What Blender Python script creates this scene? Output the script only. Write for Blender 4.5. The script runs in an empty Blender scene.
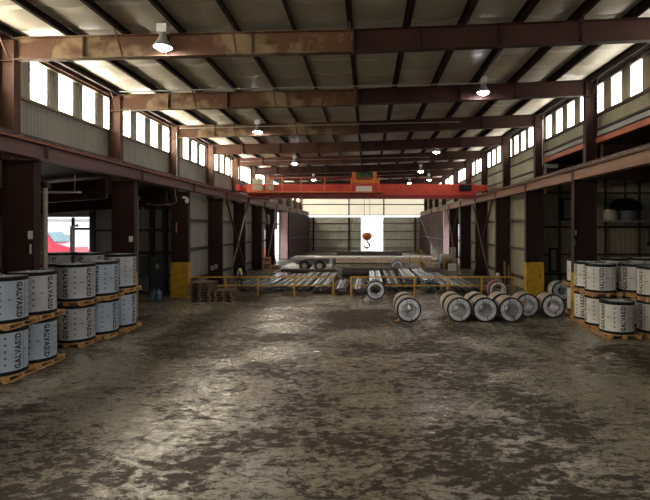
import bpy, bmesh, math, random
from mathutils import Vector, Matrix
random.seed(7)
PI = math.pi
C = bpy.context.scene.collection
H = 3.8            # eye height of the camera above the slab

# ---------------------------------------------------------------- materials
def nt_new(name):
    m = bpy.data.materials.new(name); m.use_nodes = True
    nt = m.node_tree
    return m, nt, nt.nodes['Principled BSDF']

def ramp(nt, fac, stops):
    r = nt.nodes.new('ShaderNodeValToRGB')
    els = r.color_ramp.elements
    while len(els) < len(stops): els.new(0.5)
    for e, (p, c) in zip(els, stops):
        e.position = p; e.color = (c[0], c[1], c[2], 1) if not isinstance(c, (int, float)) else (c, c, c, 1)
    nt.links.new(fac, r.inputs[0]); return r.outputs[0]

def noise(nt, scale, detail=4, rough=.55, stretch=(1, 1, 1), dist=0, coord='Object', off=(0, 0, 0)):
    tc = nt.nodes.new('ShaderNodeTexCoord'); mp = nt.nodes.new('ShaderNodeMapping')
    mp.inputs['Scale'].default_value = stretch; mp.inputs['Location'].default_value = off
    nt.links.new(tc.outputs[coord], mp.inputs[0])
    n = nt.nodes.new('ShaderNodeTexNoise'); n.inputs['Scale'].default_value = scale
    n.inputs['Detail'].default_value = detail; n.inputs['Roughness'].default_value = rough
    n.inputs['Distortion'].default_value = dist
    nt.links.new(mp.outputs[0], n.inputs['Vector']); return n.outputs['Fac']

def mixc(nt, fac, a, b, mode='MIX'):
    m = nt.nodes.new('ShaderNodeMix'); m.data_type = 'RGBA'; m.blend_type = mode
    if isinstance(fac, (int, float)): m.inputs[0].default_value = fac
    else: nt.links.new(fac, m.inputs[0])
    for i, v in ((6, a), (7, b)):
        if isinstance(v, tuple): m.inputs[i].default_value = (v[0], v[1], v[2], 1)
        else: nt.links.new(v, m.inputs[i])
    return m.outputs[2]

def bump(nt, bs, h, strength=.3, dist=.02):
    b = nt.nodes.new('ShaderNodeBump'); b.inputs['Strength'].default_value = strength
    b.inputs['Distance'].default_value = dist
    nt.links.new(h, b.inputs['Height']); nt.links.new(b.outputs[0], bs.inputs['Normal'])

def mat(name, c1, c2=None, scale=3, rough=.6, metal=0, lo=.35, hi=.65, stretch=(1, 1, 1), bmp=0, detail=5, spec=.5, coord='Object'):
    m, nt, bs = nt_new(name)
    bs.inputs['Roughness'].default_value = rough; bs.inputs['Metallic'].default_value = metal
    bs.inputs['Specular IOR Level'].default_value = spec
    if c2 is None: c2 = tuple(v * .8 for v in c1)
    f = noise(nt, scale, detail, .6, stretch, coord=coord)
    nt.links.new(ramp(nt, f, [(lo, c2), (hi, c1)]), bs.inputs['Base Color'])
    if bmp: bump(nt, bs, f, bmp)
    return m

def emis(name, col, s):
    m, nt, bs = nt_new(name)
    bs.inputs['Base Color'].default_value = (*col, 1)
    bs.inputs['Emission Color'].default_value = (*col, 1); bs.inputs['Emission Strength'].default_value = s
    return m

M = {}
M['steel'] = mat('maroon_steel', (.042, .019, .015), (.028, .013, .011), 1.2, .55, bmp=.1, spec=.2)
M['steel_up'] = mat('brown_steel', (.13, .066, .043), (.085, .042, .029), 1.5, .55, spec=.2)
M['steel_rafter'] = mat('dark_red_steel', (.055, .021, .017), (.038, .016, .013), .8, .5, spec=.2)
def stained():
    m, nt, bs = nt_new('stained_steel'); bs.inputs['Roughness'].default_value = .6
    bs.inputs['Specular IOR Level'].default_value = .25
    f = noise(nt, .8, 6, .6, (1, 1, 1.3), .35); g = noise(nt, 6, 4, .6)
    a = mixc(nt, g, (.085, .038, .02), (.14, .068, .036))
    b = mixc(nt, g, (.19, .125, .065), (.30, .22, .125))
    nt.links.new(mixc(nt, ramp(nt, f, [(.47, 0.), (.56, 1.)]), a, b), bs.inputs['Base Color'])
    return m
M['stained'] = stained()
M['purlin'] = mat('dark_brown_purlin', (.024, .013, .010), (.016, .009, .007), 2, .6, spec=.2)
M['runway_l'] = mat('mauve_brown_steel', (.22, .12, .11), (.15, .085, .08), .8, .5, stretch=(1, .3, 3), spec=.2)
M['runway_r'] = mat('orange_brown_steel', (.33, .195, .135), (.24, .135, .09), .8, .55, stretch=(1, .3, 3), spec=.2)
M['orange_steel'] = mat('orange_primer_steel', (.45, .13, .05), (.32, .09, .04), 2, .5)
M['rail'] = mat('rail_steel', (.10, .06, .05), (.05, .03, .025), 4, .4, .5)
def insul():
    m, nt, bs = nt_new('vinyl_insulation'); bs.inputs['Roughness'].default_value = .42
    f = noise(nt, .7, 5, .6, (1, 1, 1)); g = noise(nt, 5, 3, .5, (1, 3, 1))
    nt.links.new(ramp(nt, f, [(.3, (.46, .43, .34)), (.7, (.64, .60, .48))]), bs.inputs['Base Color'])
    bump(nt, bs, g, .35, .03); return m
M['insul'] = insul()
M['seam_glint'] = mat('seam_lip_glint', (.85, .83, .76), (.6, .57, .48), .9, .3, lo=.45, hi=.6)  # paler colour stands in for light caught along the seam lips
M['sheet_grey'] = mat('grey_sheet_metal', (.36, .36, .33), (.27, .265, .24), .7, .5, stretch=(1, 1, .25))
M['sheet_olive'] = mat('olive_sheet_metal', (.36, .33, .22), (.25, .22, .14), .7, .5, stretch=(1, 1, .3))
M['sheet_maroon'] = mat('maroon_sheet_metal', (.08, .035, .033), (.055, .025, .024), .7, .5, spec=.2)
M['sheet_end'] = mat('grey_green_sheet_metal', (.62, .64, .56), (.5, .52, .45), .6, .5)
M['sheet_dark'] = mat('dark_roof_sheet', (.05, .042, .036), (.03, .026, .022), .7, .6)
M['girt'] = mat('brown_girt', (.07, .045, .035), (.04, .027, .022), 2, .6)
M['trimmat'] = mat('olive_trim', (.28, .24, .15), (.18, .15, .09), 2, .5)
M['pane_left'] = emis('daylit_fibreglass', (1, .90, .74), 26.0)
M['pane_right'] = emis('cool_daylit_fibreglass', (1, .93, .82), 9.0)
def translucent():
    m, nt, bs = nt_new('cream_translucent_panel')
    t = nt.nodes.new('ShaderNodeBsdfTranslucent'); t.inputs[0].default_value = (.6, .56, .45, 1)
    bs.inputs['Base Color'].default_value = (.7, .66, .52, 1)
    mx = nt.nodes.new('ShaderNodeMixShader'); mx.inputs[0].default_value = .3
    nt.links.new(bs.outputs[0], mx.inputs[1]); nt.links.new(t.outputs[0], mx.inputs[2])
    nt.links.new(mx.outputs[0], nt.nodes['Material Output'].inputs[0]); return m
M['translucent'] = translucent()
M['crane_red'] = mat('crane_red_paint', (.62, .06, .03), (.45, .04, .02), 1.5, .4)
M['crane_orange'] = mat('crane_orange_paint', (.75, .2, .03), (.6, .14, .02), 2, .4)
M['crane_dark'] = mat('crane_maroon_paint', (.28, .02, .025), (.2, .015, .02), 2, .4)
M['green_motor'] = mat('green_motor_paint', (.05, .13, .04), (.015, .03, .012), 4, .5)
M['panel_green'] = mat('pale_green_enamel', (.42, .45, .32), (.34, .37, .26), 3, .4)
M['yellow'] = mat('yellow_safety_paint', (.62, .37, .02), (.42, .24, .015), 3, .5)
M['black'] = mat('black_steel_band', (.008, .008, .009), (.014, .014, .014), 6, .6, spec=.2)
M['dark_end'] = mat('dark_coil_end', (.22, .22, .22), (.03, .03, .03), 12, .4, .3, bmp=.4)
M['ink'] = mat('black_ink', (.015, .015, .018), (.03, .03, .03), 30, .5)
M['ink_grey'] = mat('grey_ink', (.09, .10, .12), (.14, .15, .17), 30, .5)
def wrapm(name, a, b):
    m, nt, bs = nt_new(name); bs.inputs['Roughness'].default_value = .3
    f = noise(nt, 2.5, 3, .5); g = noise(nt, 14, 5, .7, (1, 1, .5), .6)
    nt.links.new(ramp(nt, f, [(.35, b), (.65, a)]), bs.inputs['Base Color'])
    bump(nt, bs, g, .5, .012); return m
M['wrap_blue'] = wrapm('bluish_white_wrap', (.52, .60, .70), (.42, .50, .60))
M['wrap_grey'] = wrapm('silver_white_wrap', (.58, .60, .64), (.47, .49, .53))
M['wrap_cream'] = wrapm('off_white_wrap', (.72, .70, .64), (.60, .59, .54))
M['wrap_tan'] = mat('tan_kraft_wrap', (.42, .34, .24), (.30, .24, .17), 3, .6, bmp=.2)
M['wrap_red'] = mat('red_wrap', (.55, .05, .03), (.4, .04, .03), 3, .45)
M['galv'] = mat('galvanised_steel', (.82, .86, .90), (.45, .48, .52), 9, .32, .35, stretch=(1, 1, 1), bmp=.25)
M['galv_film'] = mat('galvanised_channel_steel', (.84, .92, 1.0), (.62, .70, .84), 5, .24, .75, stretch=(1, .2, 1))
M['galv_mid'] = mat('grey_channel_steel', (.58, .61, .67), (.38, .40, .45), 5, .3, .65, stretch=(1, .2, 1))
M['galv_dull'] = mat('dull_channel_steel', (.16, .15, .15), (.08, .07, .065), 3, .5, .3, stretch=(1, .2, 1))
M['wood'] = mat('pallet_wood', (.72, .42, .17), (.48, .26, .10), 5, .7, stretch=(1, 1, 4))
M['wood_old'] = mat('weathered_pallet_wood', (.20, .13, .085), (.11, .07, .05), 5, .8)
M['white'] = mat('white_paint', (.75, .75, .73), (.62, .62, .6), 4, .45)
M['greybox'] = mat('grey_enamel', (.10, .105, .11), (.07, .075, .08), 4, .45)
M['greylight'] = mat('light_grey_enamel', (.38, .38, .36), (.3, .3, .28), 4, .5)
M['pipe_pale'] = mat('pale_pipe', (.42, .36, .28), (.33, .28, .22), 4, .5)
M['pipe_dark'] = mat('dark_pipe_steel', (.055, .045, .04), (.09, .07, .055), 1.5, .5, .3)
M['pipe_brown'] = mat('brown_pipe_steel', (.12, .095, .08), (.07, .05, .04), 1.5, .5, .3)
M['pink'] = mat('daylit_pink_tint', (.72, .50, .50), (.6, .4, .4), 2, .5)  # pale pink stands in for door daylight on the steel
M['rubber'] = mat('tyre_rubber', (.02, .02, .02), (.035, .035, .035), 8, .8)
M['truck_red'] = mat('truck_red_paint', (.75, .04, .08), (.65, .03, .06), 1, .25)
M['glass'] = mat('tinted_windscreen', (.12, .25, .28), (.09, .2, .24), 1, .08)
M['lime'] = mat('lime_hard_hat', (.55, .75, .05), (.5, .7, .04), 5, .4)
M['hat_white'] = mat('pale_hard_hat', (.75, .72, .62), (.7, .66, .56), 5, .4)
M['cloth_dark'] = mat('dark_work_clothes', (.05, .055, .065), (.03, .033, .04), 8, .85)
M['cloth_tan'] = mat('tan_work_clothes', (.30, .21, .15), (.22, .15, .11), 8, .85)
M['skin'] = mat('skin', (.45, .26, .18), (.4, .22, .15), 8, .5)
M['reflective'] = mat('silver_reflective_tape', (.8, .8, .78), (.7, .7, .68), 8, .4)
M['jug'] = mat('blue_water_jug', (.12, .2, .28), (.09, .15, .22), 4, .15)
M['bulb'] = emis('lamp_glow', (.97, .94, 1), 90)
M['paper'] = mat('printed_placard', (.8, .8, .76), (.08, .08, .08), 26, .5, lo=.36, hi=.42)
M['outwall'] = mat('pale_building_paint', (.85, .86, .88), (.8, .8, .82), .3, .7)
M['outground'] = mat('pale_yard_concrete', (.55, .54, .5), (.45, .44, .4), .4, .8)
M['beige_panel'] = mat('beige_side_panel', (.74, .60, .44), (.62, .49, .35), 2, .6)
M['trailer_white'] = mat('grimy_white_paint', (.86, .84, .80), (.7, .67, .62), 2, .5)
M['rust_red'] = mat('red_sign_paint', (.5, .12, .08), (.6, .4, .34), 12, .5)

def floor_mat():
    m, nt, bs = nt_new('worn_concrete')
    big = noise(nt, .25, 4, .55, (1, 1.1, 1), .4)
    mid = noise(nt, 1.1, 9, .75, (.8, 1.5, 1), .3)
    fine = noise(nt, 4.2, 8, .76, (.85, 1.35, 1), .15)
    grit = noise(nt, 40, 4, .7)
    def add(a, b, w):
        q = nt.nodes.new('ShaderNodeMath'); q.operation = 'MULTIPLY_ADD'
        nt.links.new(b, q.inputs[0]); q.inputs[1].default_value = w; nt.links.new(a, q.inputs[2]); return q.outputs[0]
    s = add(add(fine, big, .75), mid, .5)
    worn = ramp(nt, s, [(.0, 0.), (1., 1.)])
    mr = nt.nodes.new('ShaderNodeMapRange'); nt.links.new(s, mr.inputs[0])
    mr.inputs[1].default_value = 1.09; mr.inputs[2].default_value = 1.16
    dark = mixc(nt, fine, (.018, .013, .008), (.060, .043, .026))
    lite = mixc(nt, grit, (.23, .21, .155), (.41, .375, .285))
    fl = noise(nt, 7.5, 6, .7, (.7, 1.5, 1), .2, off=(3, 5, 0)); f2 = noise(nt, 17, 5, .7, (.8, 1.3, 1), 0, off=(9, 2, 0))
    lite = mixc(nt, ramp(nt, fl, [(.50, 0.), (.60, .85)]), lite, (.075, .060, .042))
    lite = mixc(nt, ramp(nt, f2, [(.54, 0.), (.62, .6)]), lite, (.08, .065, .045))
    dark = mixc(nt, ramp(nt, fl, [(.36, .75), (.44, 0.)]), dark, (.16, .135, .10))
    col = mixc(nt, mr.outputs[0], dark, lite)
    # cracks
    tc = nt.nodes.new('ShaderNodeTexCoord'); v = nt.nodes.new('ShaderNodeTexVoronoi'); v.feature = 'DISTANCE_TO_EDGE'
    v.inputs['Scale'].default_value = .42
    nz = nt.nodes.new('ShaderNodeTexNoise'); nz.inputs['Scale'].default_value = 1.3; nz.inputs['Detail'].default_value = 6
    nt.links.new(tc.outputs['Object'], nz.inputs['Vector'])
    va = nt.nodes.new('ShaderNodeVectorMath'); va.operation = 'MULTIPLY_ADD'
    nt.links.new(nz.outputs['Color'], va.inputs[0]); va.inputs[1].default_value = (1.3, 1.3, 0)
    nt.links.new(tc.outputs['Object'], va.inputs[2]); nt.links.new(va.outputs[0], v.inputs['Vector'])
    ck = ramp(nt, v.outputs['Distance'], [(0., 1.), (.012, 0.)])
    cm = nt.nodes.new('ShaderNodeMath'); cm.operation = 'MULTIPLY'
    nt.links.new(ck, cm.inputs[0]); nt.links.new(ramp(nt, big, [(.42, 0.), (.55, .9)]), cm.inputs[1])
    col = mixc(nt, cm.outputs[0], col, (.02, .015, .012))
    sp = nt.nodes.new('ShaderNodeSeparateXYZ'); nt.links.new(tc.outputs['Object'], sp.inputs[0])
    def math_(op, a, b):
        q = nt.nodes.new('ShaderNodeMath'); q.operation = op
        for i, v in enumerate((a, b)):
            if isinstance(v, (int, float)): q.inputs[i].default_value = v
            elif v is not None: nt.links.new(v, q.inputs[i])
        return q.outputs[0]
    wob = math_('MULTIPLY', math_('SUBTRACT', mid, .5), .12)
    for axis, offs, per in (('X', 8.0, 16.0), ('Y', 12.7 - 61, 6.1)):
        t = math_('MODULO', math_('ADD', math_('SUBTRACT', sp.outputs[axis], offs - 100*per), wob), per)
        t = math_('MINIMUM', t, math_('SUBTRACT', per, t))
        col = mixc(nt, math_('MULTIPLY', math_('LESS_THAN', t, .018), .8), col, (.02, .015, .012))
    nt.links.new(col, bs.inputs['Base Color'])
    rr = nt.nodes.new('ShaderNodeMapRange'); nt.links.new(s, rr.inputs[0])
    rr.inputs[1].default_value = 1.08; rr.inputs[2].default_value = 1.17; rr.inputs[3].default_value = .55; rr.inputs[4].default_value = .25
    nt.links.new(rr.outputs[0], bs.inputs['Roughness'])
    rs = nt.nodes.new('ShaderNodeMapRange'); nt.links.new(s, rs.inputs[0])
    rs.inputs[1].default_value = 1.08; rs.inputs[2].default_value = 1.17; rs.inputs[3].default_value = .3; rs.inputs[4].default_value = .95
    nt.links.new(rs.outputs[0], bs.inputs['Specular IOR Level'])
    bump(nt, bs, s, .16, .02)
    return m
M['floor'] = floor_mat()

# ---------------------------------------------------------------- mesh helpers
class MB:
    def __init__(s): s.bm = bmesh.new()
    def box(s, x0, x1, y0, y1, z0, z1):
        v = [s.bm.verts.new(p) for p in ((x0,y0,z0),(x1,y0,z0),(x1,y1,z0),(x0,y1,z0),(x0,y0,z1),(x1,y0,z1),(x1,y1,z1),(x0,y1,z1))]
        for f in ((0,3,2,1),(4,5,6,7),(0,1,5,4),(1,2,6,5),(2,3,7,6),(3,0,4,7)): s.bm.faces.new([v[i] for i in f])
        return s
    def bar(s, a, b, w, h=None):       # square bar between two points
        h = h or w; a = Vector(a); b = Vector(b); d = (b - a).normalized()
        up = Vector((0, 0, 1)) if abs(d.z) < .95 else Vector((0, 1, 0))
        sx = d.cross(up).normalized() * w / 2; sy = sx.normalized().cross(d).normalized() * h / 2
        v = [s.bm.verts.new(p + q) for p in (a, b) for q in (-sx - sy, sx - sy, sx + sy, -sx + sy)]
        for f in ((3,2,1,0),(4,5,6,7),(0,1,5,4),(1,2,6,5),(2,3,7,6),(3,0,4,7)): s.bm.faces.new([v[i] for i in f])
        return s
    def prism(s, poly, a, b, axis):    # poly: 2-D outline (counter order free), extruded a..b along axis
        def P(u, v, t): return {'x': (t, u, v), 'y': (u, t, v), 'z': (u, v, t)}[axis]
        A = [s.bm.verts.new(P(u, v, a)) for u, v in poly]; B = [s.bm.verts.new(P(u, v, b)) for u, v in poly]
        n = len(poly); s.bm.faces.new(A); s.bm.faces.new(B[::-1])
        for i in range(n): s.bm.faces.new((A[i], B[i], B[(i+1) % n], A[(i+1) % n]))
        return s
    def ribbon(s, pts, a, b, axis):    # open polyline extruded
        def P(u, v, t): return {'x': (t, u, v), 'y': (u, t, v), 'z': (u, v, t)}[axis]
        A = [s.bm.verts.new(P(u, v, a)) for u, v in pts]; B = [s.bm.verts.new(P(u, v, b)) for u, v in pts]
        for i in range(len(pts) - 1): s.bm.faces.new((A[i], A[i+1], B[i+1], B[i]))
        return s
    def tube(s, pts, r, n=8, cap=True):
        pts = [Vector(p) for p in pts]; rings = []
        for i, p in enumerate(pts):
            d = (pts[min(i+1, len(pts)-1)] - pts[max(i-1, 0)]).normalized()
            up = Vector((0, 0, 1)) if abs(d.z) < .9 else Vector((1, 0, 0))
            a = d.cross(up).normalized(); b = a.cross(d).normalized()
            rr = r[i] if isinstance(r, (list, tuple)) else r
            rings.append([s.bm.verts.new(p + (a * math.cos(2*PI*k/n) + b * math.sin(2*PI*k/n)) * rr) for k in range(n)])
        for i in range(len(rings) - 1):
            for k in range(n): s.bm.faces.new((rings[i][k], rings[i+1][k], rings[i+1][(k+1) % n], rings[i][(k+1) % n]))
        if cap: s.bm.faces.new(rings[0]); s.bm.faces.new(rings[-1][::-1])
        return s
    def lathe(s, prof, n=24, c=(0, 0, 0), axis='z', closed=False):
        rings = []
        for (r, t) in prof:
            ring = []
            for k in range(n):
                a = 2*PI*k/n; u, v = r*math.cos(a), r*math.sin(a)
                p = {'z': (u, v, t), 'y': (u, t, v), 'x': (t, u, v)}[axis]
                ring.append(s.bm.verts.new((p[0]+c[0], p[1]+c[1], p[2]+c[2])))
            rings.append(ring)
        m = len(rings)
        for i in range(m if closed else m - 1):
            A, B = rings[i], rings[(i+1) % m]
            for k in range(n): s.bm.faces.new((A[k], A[(k+1) % n], B[(k+1) % n], B[k]))
        if not closed:
            for R, rad in ((rings[0], prof[0][0]), (rings[-1], prof[-1][0])):
                if rad > 1e-4:
                    try: s.bm.faces.new(R)
                    except ValueError: pass
        return s
    def mesh(s, name, m, smooth=False):
        bmesh.ops.recalc_face_normals(s.bm, faces=s.bm.faces)
        me = bpy.data.meshes.new(name); s.bm.to_mesh(me); s.bm.free()
        me.materials.append(M[m] if isinstance(m, str) else m)
        if smooth:
            for p in me.polygons: p.use_smooth = True
            try: me.set_sharp_from_angle(angle=math.radians(35))
            except Exception: pass
        return me
    def build(s, name, m, parent=None, smooth=False, loc=None):
        o = bpy.data.objects.new(name, s.mesh(name, m, smooth)); C.objects.link(o)
        if parent: o.parent = parent
        if loc: o.location = loc
        return o

def tag(o, label, cat, group=None):
    o['label'] = label; o['category'] = cat
    if group: o['group'] = group
    return o
def thing(name, label, cat, loc=(0, 0, 0), rz=0, group=None):
    o = bpy.data.objects.new(name, None); C.objects.link(o); o.location = loc; o.rotation_euler = (0, 0, rz)
    o.empty_display_size = .2
    return tag(o, label, cat, group)
def struct(o): o['kind'] = 'structure'; return o
def children(o): return [c for c in list(bpy.data.objects) if c.parent == o]
KIDS = {}
def dup(root, loc, rz, label, group=None, sub=None):
    r = root.copy(); C.objects.link(r); r.location = loc; r.rotation_euler = (0, 0, rz); r['label'] = label
    if group: r['group'] = group
    if root.name not in KIDS: KIDS[root.name] = [(c, children(c)) for c in children(root)]
    for ch, gs in KIDS[root.name]:
        c = ch.copy(); C.objects.link(c); c.parent = r
        for g in gs:
            d = g.copy(); C.objects.link(d); d.parent = c
    return r

# wall sheet running along Y (plane X) or along X (plane Y), with real ribs
def corr(mb, axis, plane, a0, a1, z0, z1, side=1, pitch=.305, depth=.035, thick=.04):
    pts = []; t = a0
    while t < a1 - .01:
        e = min(t + pitch, a1)
        for f, d in ((0, 0), (.62, 0), (.72, depth), (.9, depth)):
            u = t + f * pitch
            if u < e: pts.append((u, d))
        t += pitch
    pts.append((a1, 0))
    out = [(u, plane + side * d) for u, d in pts]; back = [(a1, plane - side * thick), (a0, plane - side * thick)]
    def P(u, v, z): return (v, u, z) if axis == 'y' else (u, v, z)
    A = [mb.bm.verts.new(P(u, v, z0)) for u, v in out + back]; B = [mb.bm.verts.new(P(u, v, z1)) for u, v in out + back]
    n = len(A)
    for i in range(n): mb.bm.faces.new((A[i], B[i], B[(i+1) % n], A[(i+1) % n]))
    no = len(out)
    for L in (A, B):   # ends as strips
        for i in range(no - 1):
            pass
    return mb

ORD = ['nearest', 'second', 'third', 'fourth', 'fifth', 'sixth', 'seventh', 'eighth', 'ninth', 'tenth', 'eleventh', 'twelfth']
ROWS = [14.06, 20.13, 26.23, 32.33, 38.43, 44.53, 50.63, 58.8, 64.9, 71.0, 77.1]
YB, YE = -8.0, 80.0              # back and end of the hall
WL, WR = -10.95, 9.85            # side wall planes (inner faces)
def ztop(x): return H + 5.85 + (.0236 if x < -.4 else .040) * (x + .4)     # rafter top
AISLE = 29.2                     # end walls of the side bays
# ---------------------------------------------------------------- shell
struct(MB().box(-24.05, 24.05, YB-4.9, YE, -.3, 0).build('floor', 'floor'))
g = MB(); g.box(-120, 120, YE, 220, -.32, -.02); g.box(-120, -24.05, YB-40, YE, -.32, -.02); g.box(24.05, 120, YB-40, YE, -.32, -.02); g.box(-24.05, 24.05, YB-40, YB-4.9, -.32, -.02)
struct(g.build('ground', 'outground'))

# ceiling: sagging insulation blanket between purlins, with lapped seams
PX = [-.5 + 1.67*k for k in range(-6, 7)]
PX = [x for x in PX if WL < x < WR]
edges = [WL-.1] + PX + [WR+.15]
cb = bmesh.new()
yy = []; y = YB - .5; k = 0
PH = (0, .22, .45, .68, .86, .93)
while y < YE + .2:
    for p in PH: yy.append((y + 1.52*p, p))
    y += 1.52
pts = []
for i in range(len(edges)-1):
    for k in range(8):
        u = k/8; pts.append((edges[i] + (edges[i+1]-edges[i])*u, 4*u*(1-u), i))
pts.append((edges[-1], 0, 99))
grid = []
for y, p in yy:
    row = []
    for x, s, i in pts:
        j = .12*math.sin(i*2.7 + round((y-1.52*p)*.66)*1.3)
        drop = (.085 + .045*p if p < .9 else .075)*s
        row.append(cb.verts.new((x, y + j*s, ztop(x) + .275 - drop + .006*math.sin(y*5.1+x*3)*s)))
    grid.append(row)
for j in range(len(yy)-1):
    for i in range(len(pts)-1):
        f = cb.faces.new((grid[j][i], grid[j+1][i], grid[j+1][i+1], grid[j][i+1]))
        f.material_index = 1 if yy[j][1] > .9 else 0  # seam lips get the painted bright line
yy = [v[0] for v in yy]
# outer roof skin closing it to a slab
top = [[cb.verts.new((x, y, ztop(x) + .47)) for x in (WL-.4, -.4, WR+.5)] for y in (yy[0], yy[-1])]
for i in range(2): cb.faces.new((top[0][i], top[0][i+1], top[1][i+1], top[1][i]))
me = bpy.data.meshes.new('ceiling'); cb.to_mesh(me); cb.free(); me.materials.append(M['insul']); me.materials.append(M['seam_glint'])
for p in me.polygons: p.use_smooth = True
o = bpy.data.objects.new('ceiling', me); C.objects.link(o); struct(o)

# clerestory walls and panes
wn = 1
def clerestory(plane, side, start, pitch, width, z0, z1, zb, sheet, wallobj_parts, rows):
    """sheet above zb with translucent strips between z0 and z1"""
    global wn
    out = side
    ztopw = ztop(plane) + .38
    panes = []
    k0 = int((YB - start)/pitch) - 1
    y = start + k0*pitch
    spans = []
    while y < YE - 1:
        if y > YB + .3: spans.append((y, y+width))
        y += pitch
    last = YB
    for a, b in spans:
        corr(wallobj_parts, 'y', plane, last, a, z0, z1, out, pitch=.15, depth=.015)
        last = b
        w = MB().box(min(plane-out*.05, plane-out*.02), max(plane-out*.05, plane-out*.02), a, b, z0, z1)
        o = struct(w.build('window_%d' % wn, 'pane_left' if side > 0 else 'pane_right')); wn += 1
    corr(wallobj_parts, 'y', plane, last, YE, z0, z1, out, pitch=.15, depth=.015)
    corr(wallobj_parts, 'y', plane, YB, YE, z1, ztopw, out, pitch=.2, depth=.02)

RW0, RW1 = H+2.0, H+2.5      # runway beam bottom / top
wl = MB()
clerestory(WL, 1, 15.62, 1.445, .80, H+4.15, H+5.46, None, 'sheet_grey', wl, ROWS)
corr(wl, 'y', WL, YB, 26.9, 6.1, H+4.15, 1, pitch=.16, depth=.02); corr(wl, 'y', WL, 26.9, YE, RW0-.1, H+4.15, 1, pitch=.16, depth=.02)     # between runway and strips
LD0, LD1, LDH = 51.2, 58.6, 3.6
corr(wl, 'y', WL, 26.9, LD0, 0, RW0-.1, 1)
corr(wl, 'y', WL, LD0, LD1, LDH, RW0-.1, 1)
wall_left = struct(wl.build('wall_left', 'sheet_grey'))
tr = MB().box(WL, WL+.12, YB, YE, H+4.06, H+4.15); tr.box(WL, WL+.10, YB, YE, H+5.46, H+5.56); tr.build('window_sill', 'trimmat', wall_left)
for z in (.64, 2.52, 4.3):
    gb = MB().box(WL+.04, WL+.24, 26.9, LD0, z-.1, z+.06)
    if z > LDH: gb.box(WL+.04, WL+.24, LD0, LD1, z-.1, z+.06)
    gb.build('girt', 'girt', wall_left)
wr = MB()
clerestory(WR, -1, 17.17, 1.41, .78, H+4.85, H+6.05, None, 'sheet_olive', wr, ROWS)
corr(wr, 'y', WR, YB, 26.4, H+3.78, H+4.85, -1, pitch=.2, depth=.02)
corr(wr, 'y', WR, 26.4, YE, RW0-.1, H+4.85, -1, pitch=.3, depth=.02)
RD0, RD1, RDH = 51.4, 54.4, 4.2
corr(wr, 'y', WR, 26.9, RD0, 0, RW0-.1, -1)
corr(wr, 'y', WR, RD0, RD1, RDH, RW0-.1, -1)
corr(wr, 'y', WR, RD1, YE, 0, RW0-.1, -1)
wall_right = struct(wr.build('wall_right', 'sheet_olive'))
MB().box(WR-.12, WR, YB, YE, H+4.74, H+4.85).box(WR-.10, WR, YB, YE, H+6.05, H+6.13).build('window_sill', 'girt', wall_right)
MB().box(WR-.14, WR, YB, YE, H+4.12, H+4.2).build('girt', 'girt', wall_right)
MB().box(WR-.14, WR, 26.4, YE, H+3.3, H+3.38).build('girt', 'girt', wall_right)
for z in (.72, 2.5, 4.3):
    MB().box(WR-.24, WR-.04, 26.9, RD0, z-.1, z+.06).build('girt', 'girt', wall_right)
MB().box(WR-.18, WR-.02, YB, 26.4, H+3.86, H+3.96).box(WR-.12, WR-.02, YB, 26.4, H+4.0, H+4.07).build('gutter', 'greylight', wall_right)
MB().box(WR-.2, WR-.02, YB, 26.4, H+3.56, H+3.78).build('eave_beam', 'orange_steel', wall_right)

# maroon lined lower walls near the far end
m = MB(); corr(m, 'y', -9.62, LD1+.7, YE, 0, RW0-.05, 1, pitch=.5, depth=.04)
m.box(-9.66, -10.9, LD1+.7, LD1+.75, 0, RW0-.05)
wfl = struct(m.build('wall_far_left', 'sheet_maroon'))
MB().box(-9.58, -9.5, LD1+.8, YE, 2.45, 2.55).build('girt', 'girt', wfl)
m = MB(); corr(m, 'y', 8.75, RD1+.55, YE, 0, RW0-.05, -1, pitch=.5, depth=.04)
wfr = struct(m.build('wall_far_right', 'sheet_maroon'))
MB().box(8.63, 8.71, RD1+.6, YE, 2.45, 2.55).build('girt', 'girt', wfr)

# end wall: cream translucent band above the crane level, grey sheet below, open doorway
DX0, DX1, DZ = -1.0, 2.68, 5.55
we = MB()
corr(we, 'x', YE, WL, DX0, 0, 5.62, -1); corr(we, 'x', YE, DX1, WR, 0, 5.62, -1)
wall_end = struct(we.build('wall_end', 'sheet_end'))
for z in (.5, 1.9, 3.25, 4.6):
    MB().box(WL, DX0, YE-.3, YE-.04, z-.07, z+.07).build('girt', 'trimmat', wall_end)
    MB().box(DX1, WR, YE-.3, YE-.04, z-.07, z+.07).build('girt', 'trimmat', wall_end)
for x in (-8.9, -3.0, 8.0):
    MB().box(x-.15, x+.15, YE-.32, YE-.04, 0, 5.6).build('wind_post', 'girt', wall_end)
wu = MB(); wu.ribbon([(WL + .15*k, YE - (.03 if k % 2 else 0)) for k in range(int((WR-WL)/.15)+1)], 5.95, 10.4, 'z')
wall_up = struct(wu.build('wall_end_upper', 'translucent'))
MB().box(WL, WR, YE-.25, YE-.04, 5.86, 5.98).box(WL, WR, YE-.2, YE-.04, 7.65, 7.8).build('girt', 'steel', wall_up)
for x in (-3.0, 2.8):
    MB().box(x-.1, x+.1, YE-.26, YE-.04, 5.98, 9.8).build('wind_post', 'steel', wall_up)
# back of the hall behind the camera: unseen wide doorway added to let fill light in
wb = MB()
corr(wb, 'x', YB, WL, -8.0, 0, 10.0, 1); corr(wb, 'x', YB, 7.0, WR, 0, 10.0, 1); corr(wb, 'x', YB, -8.0, 7.0, 5.2, 10.4, 1)
struct(wb.build('wall_back', 'sheet_grey'))

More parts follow.
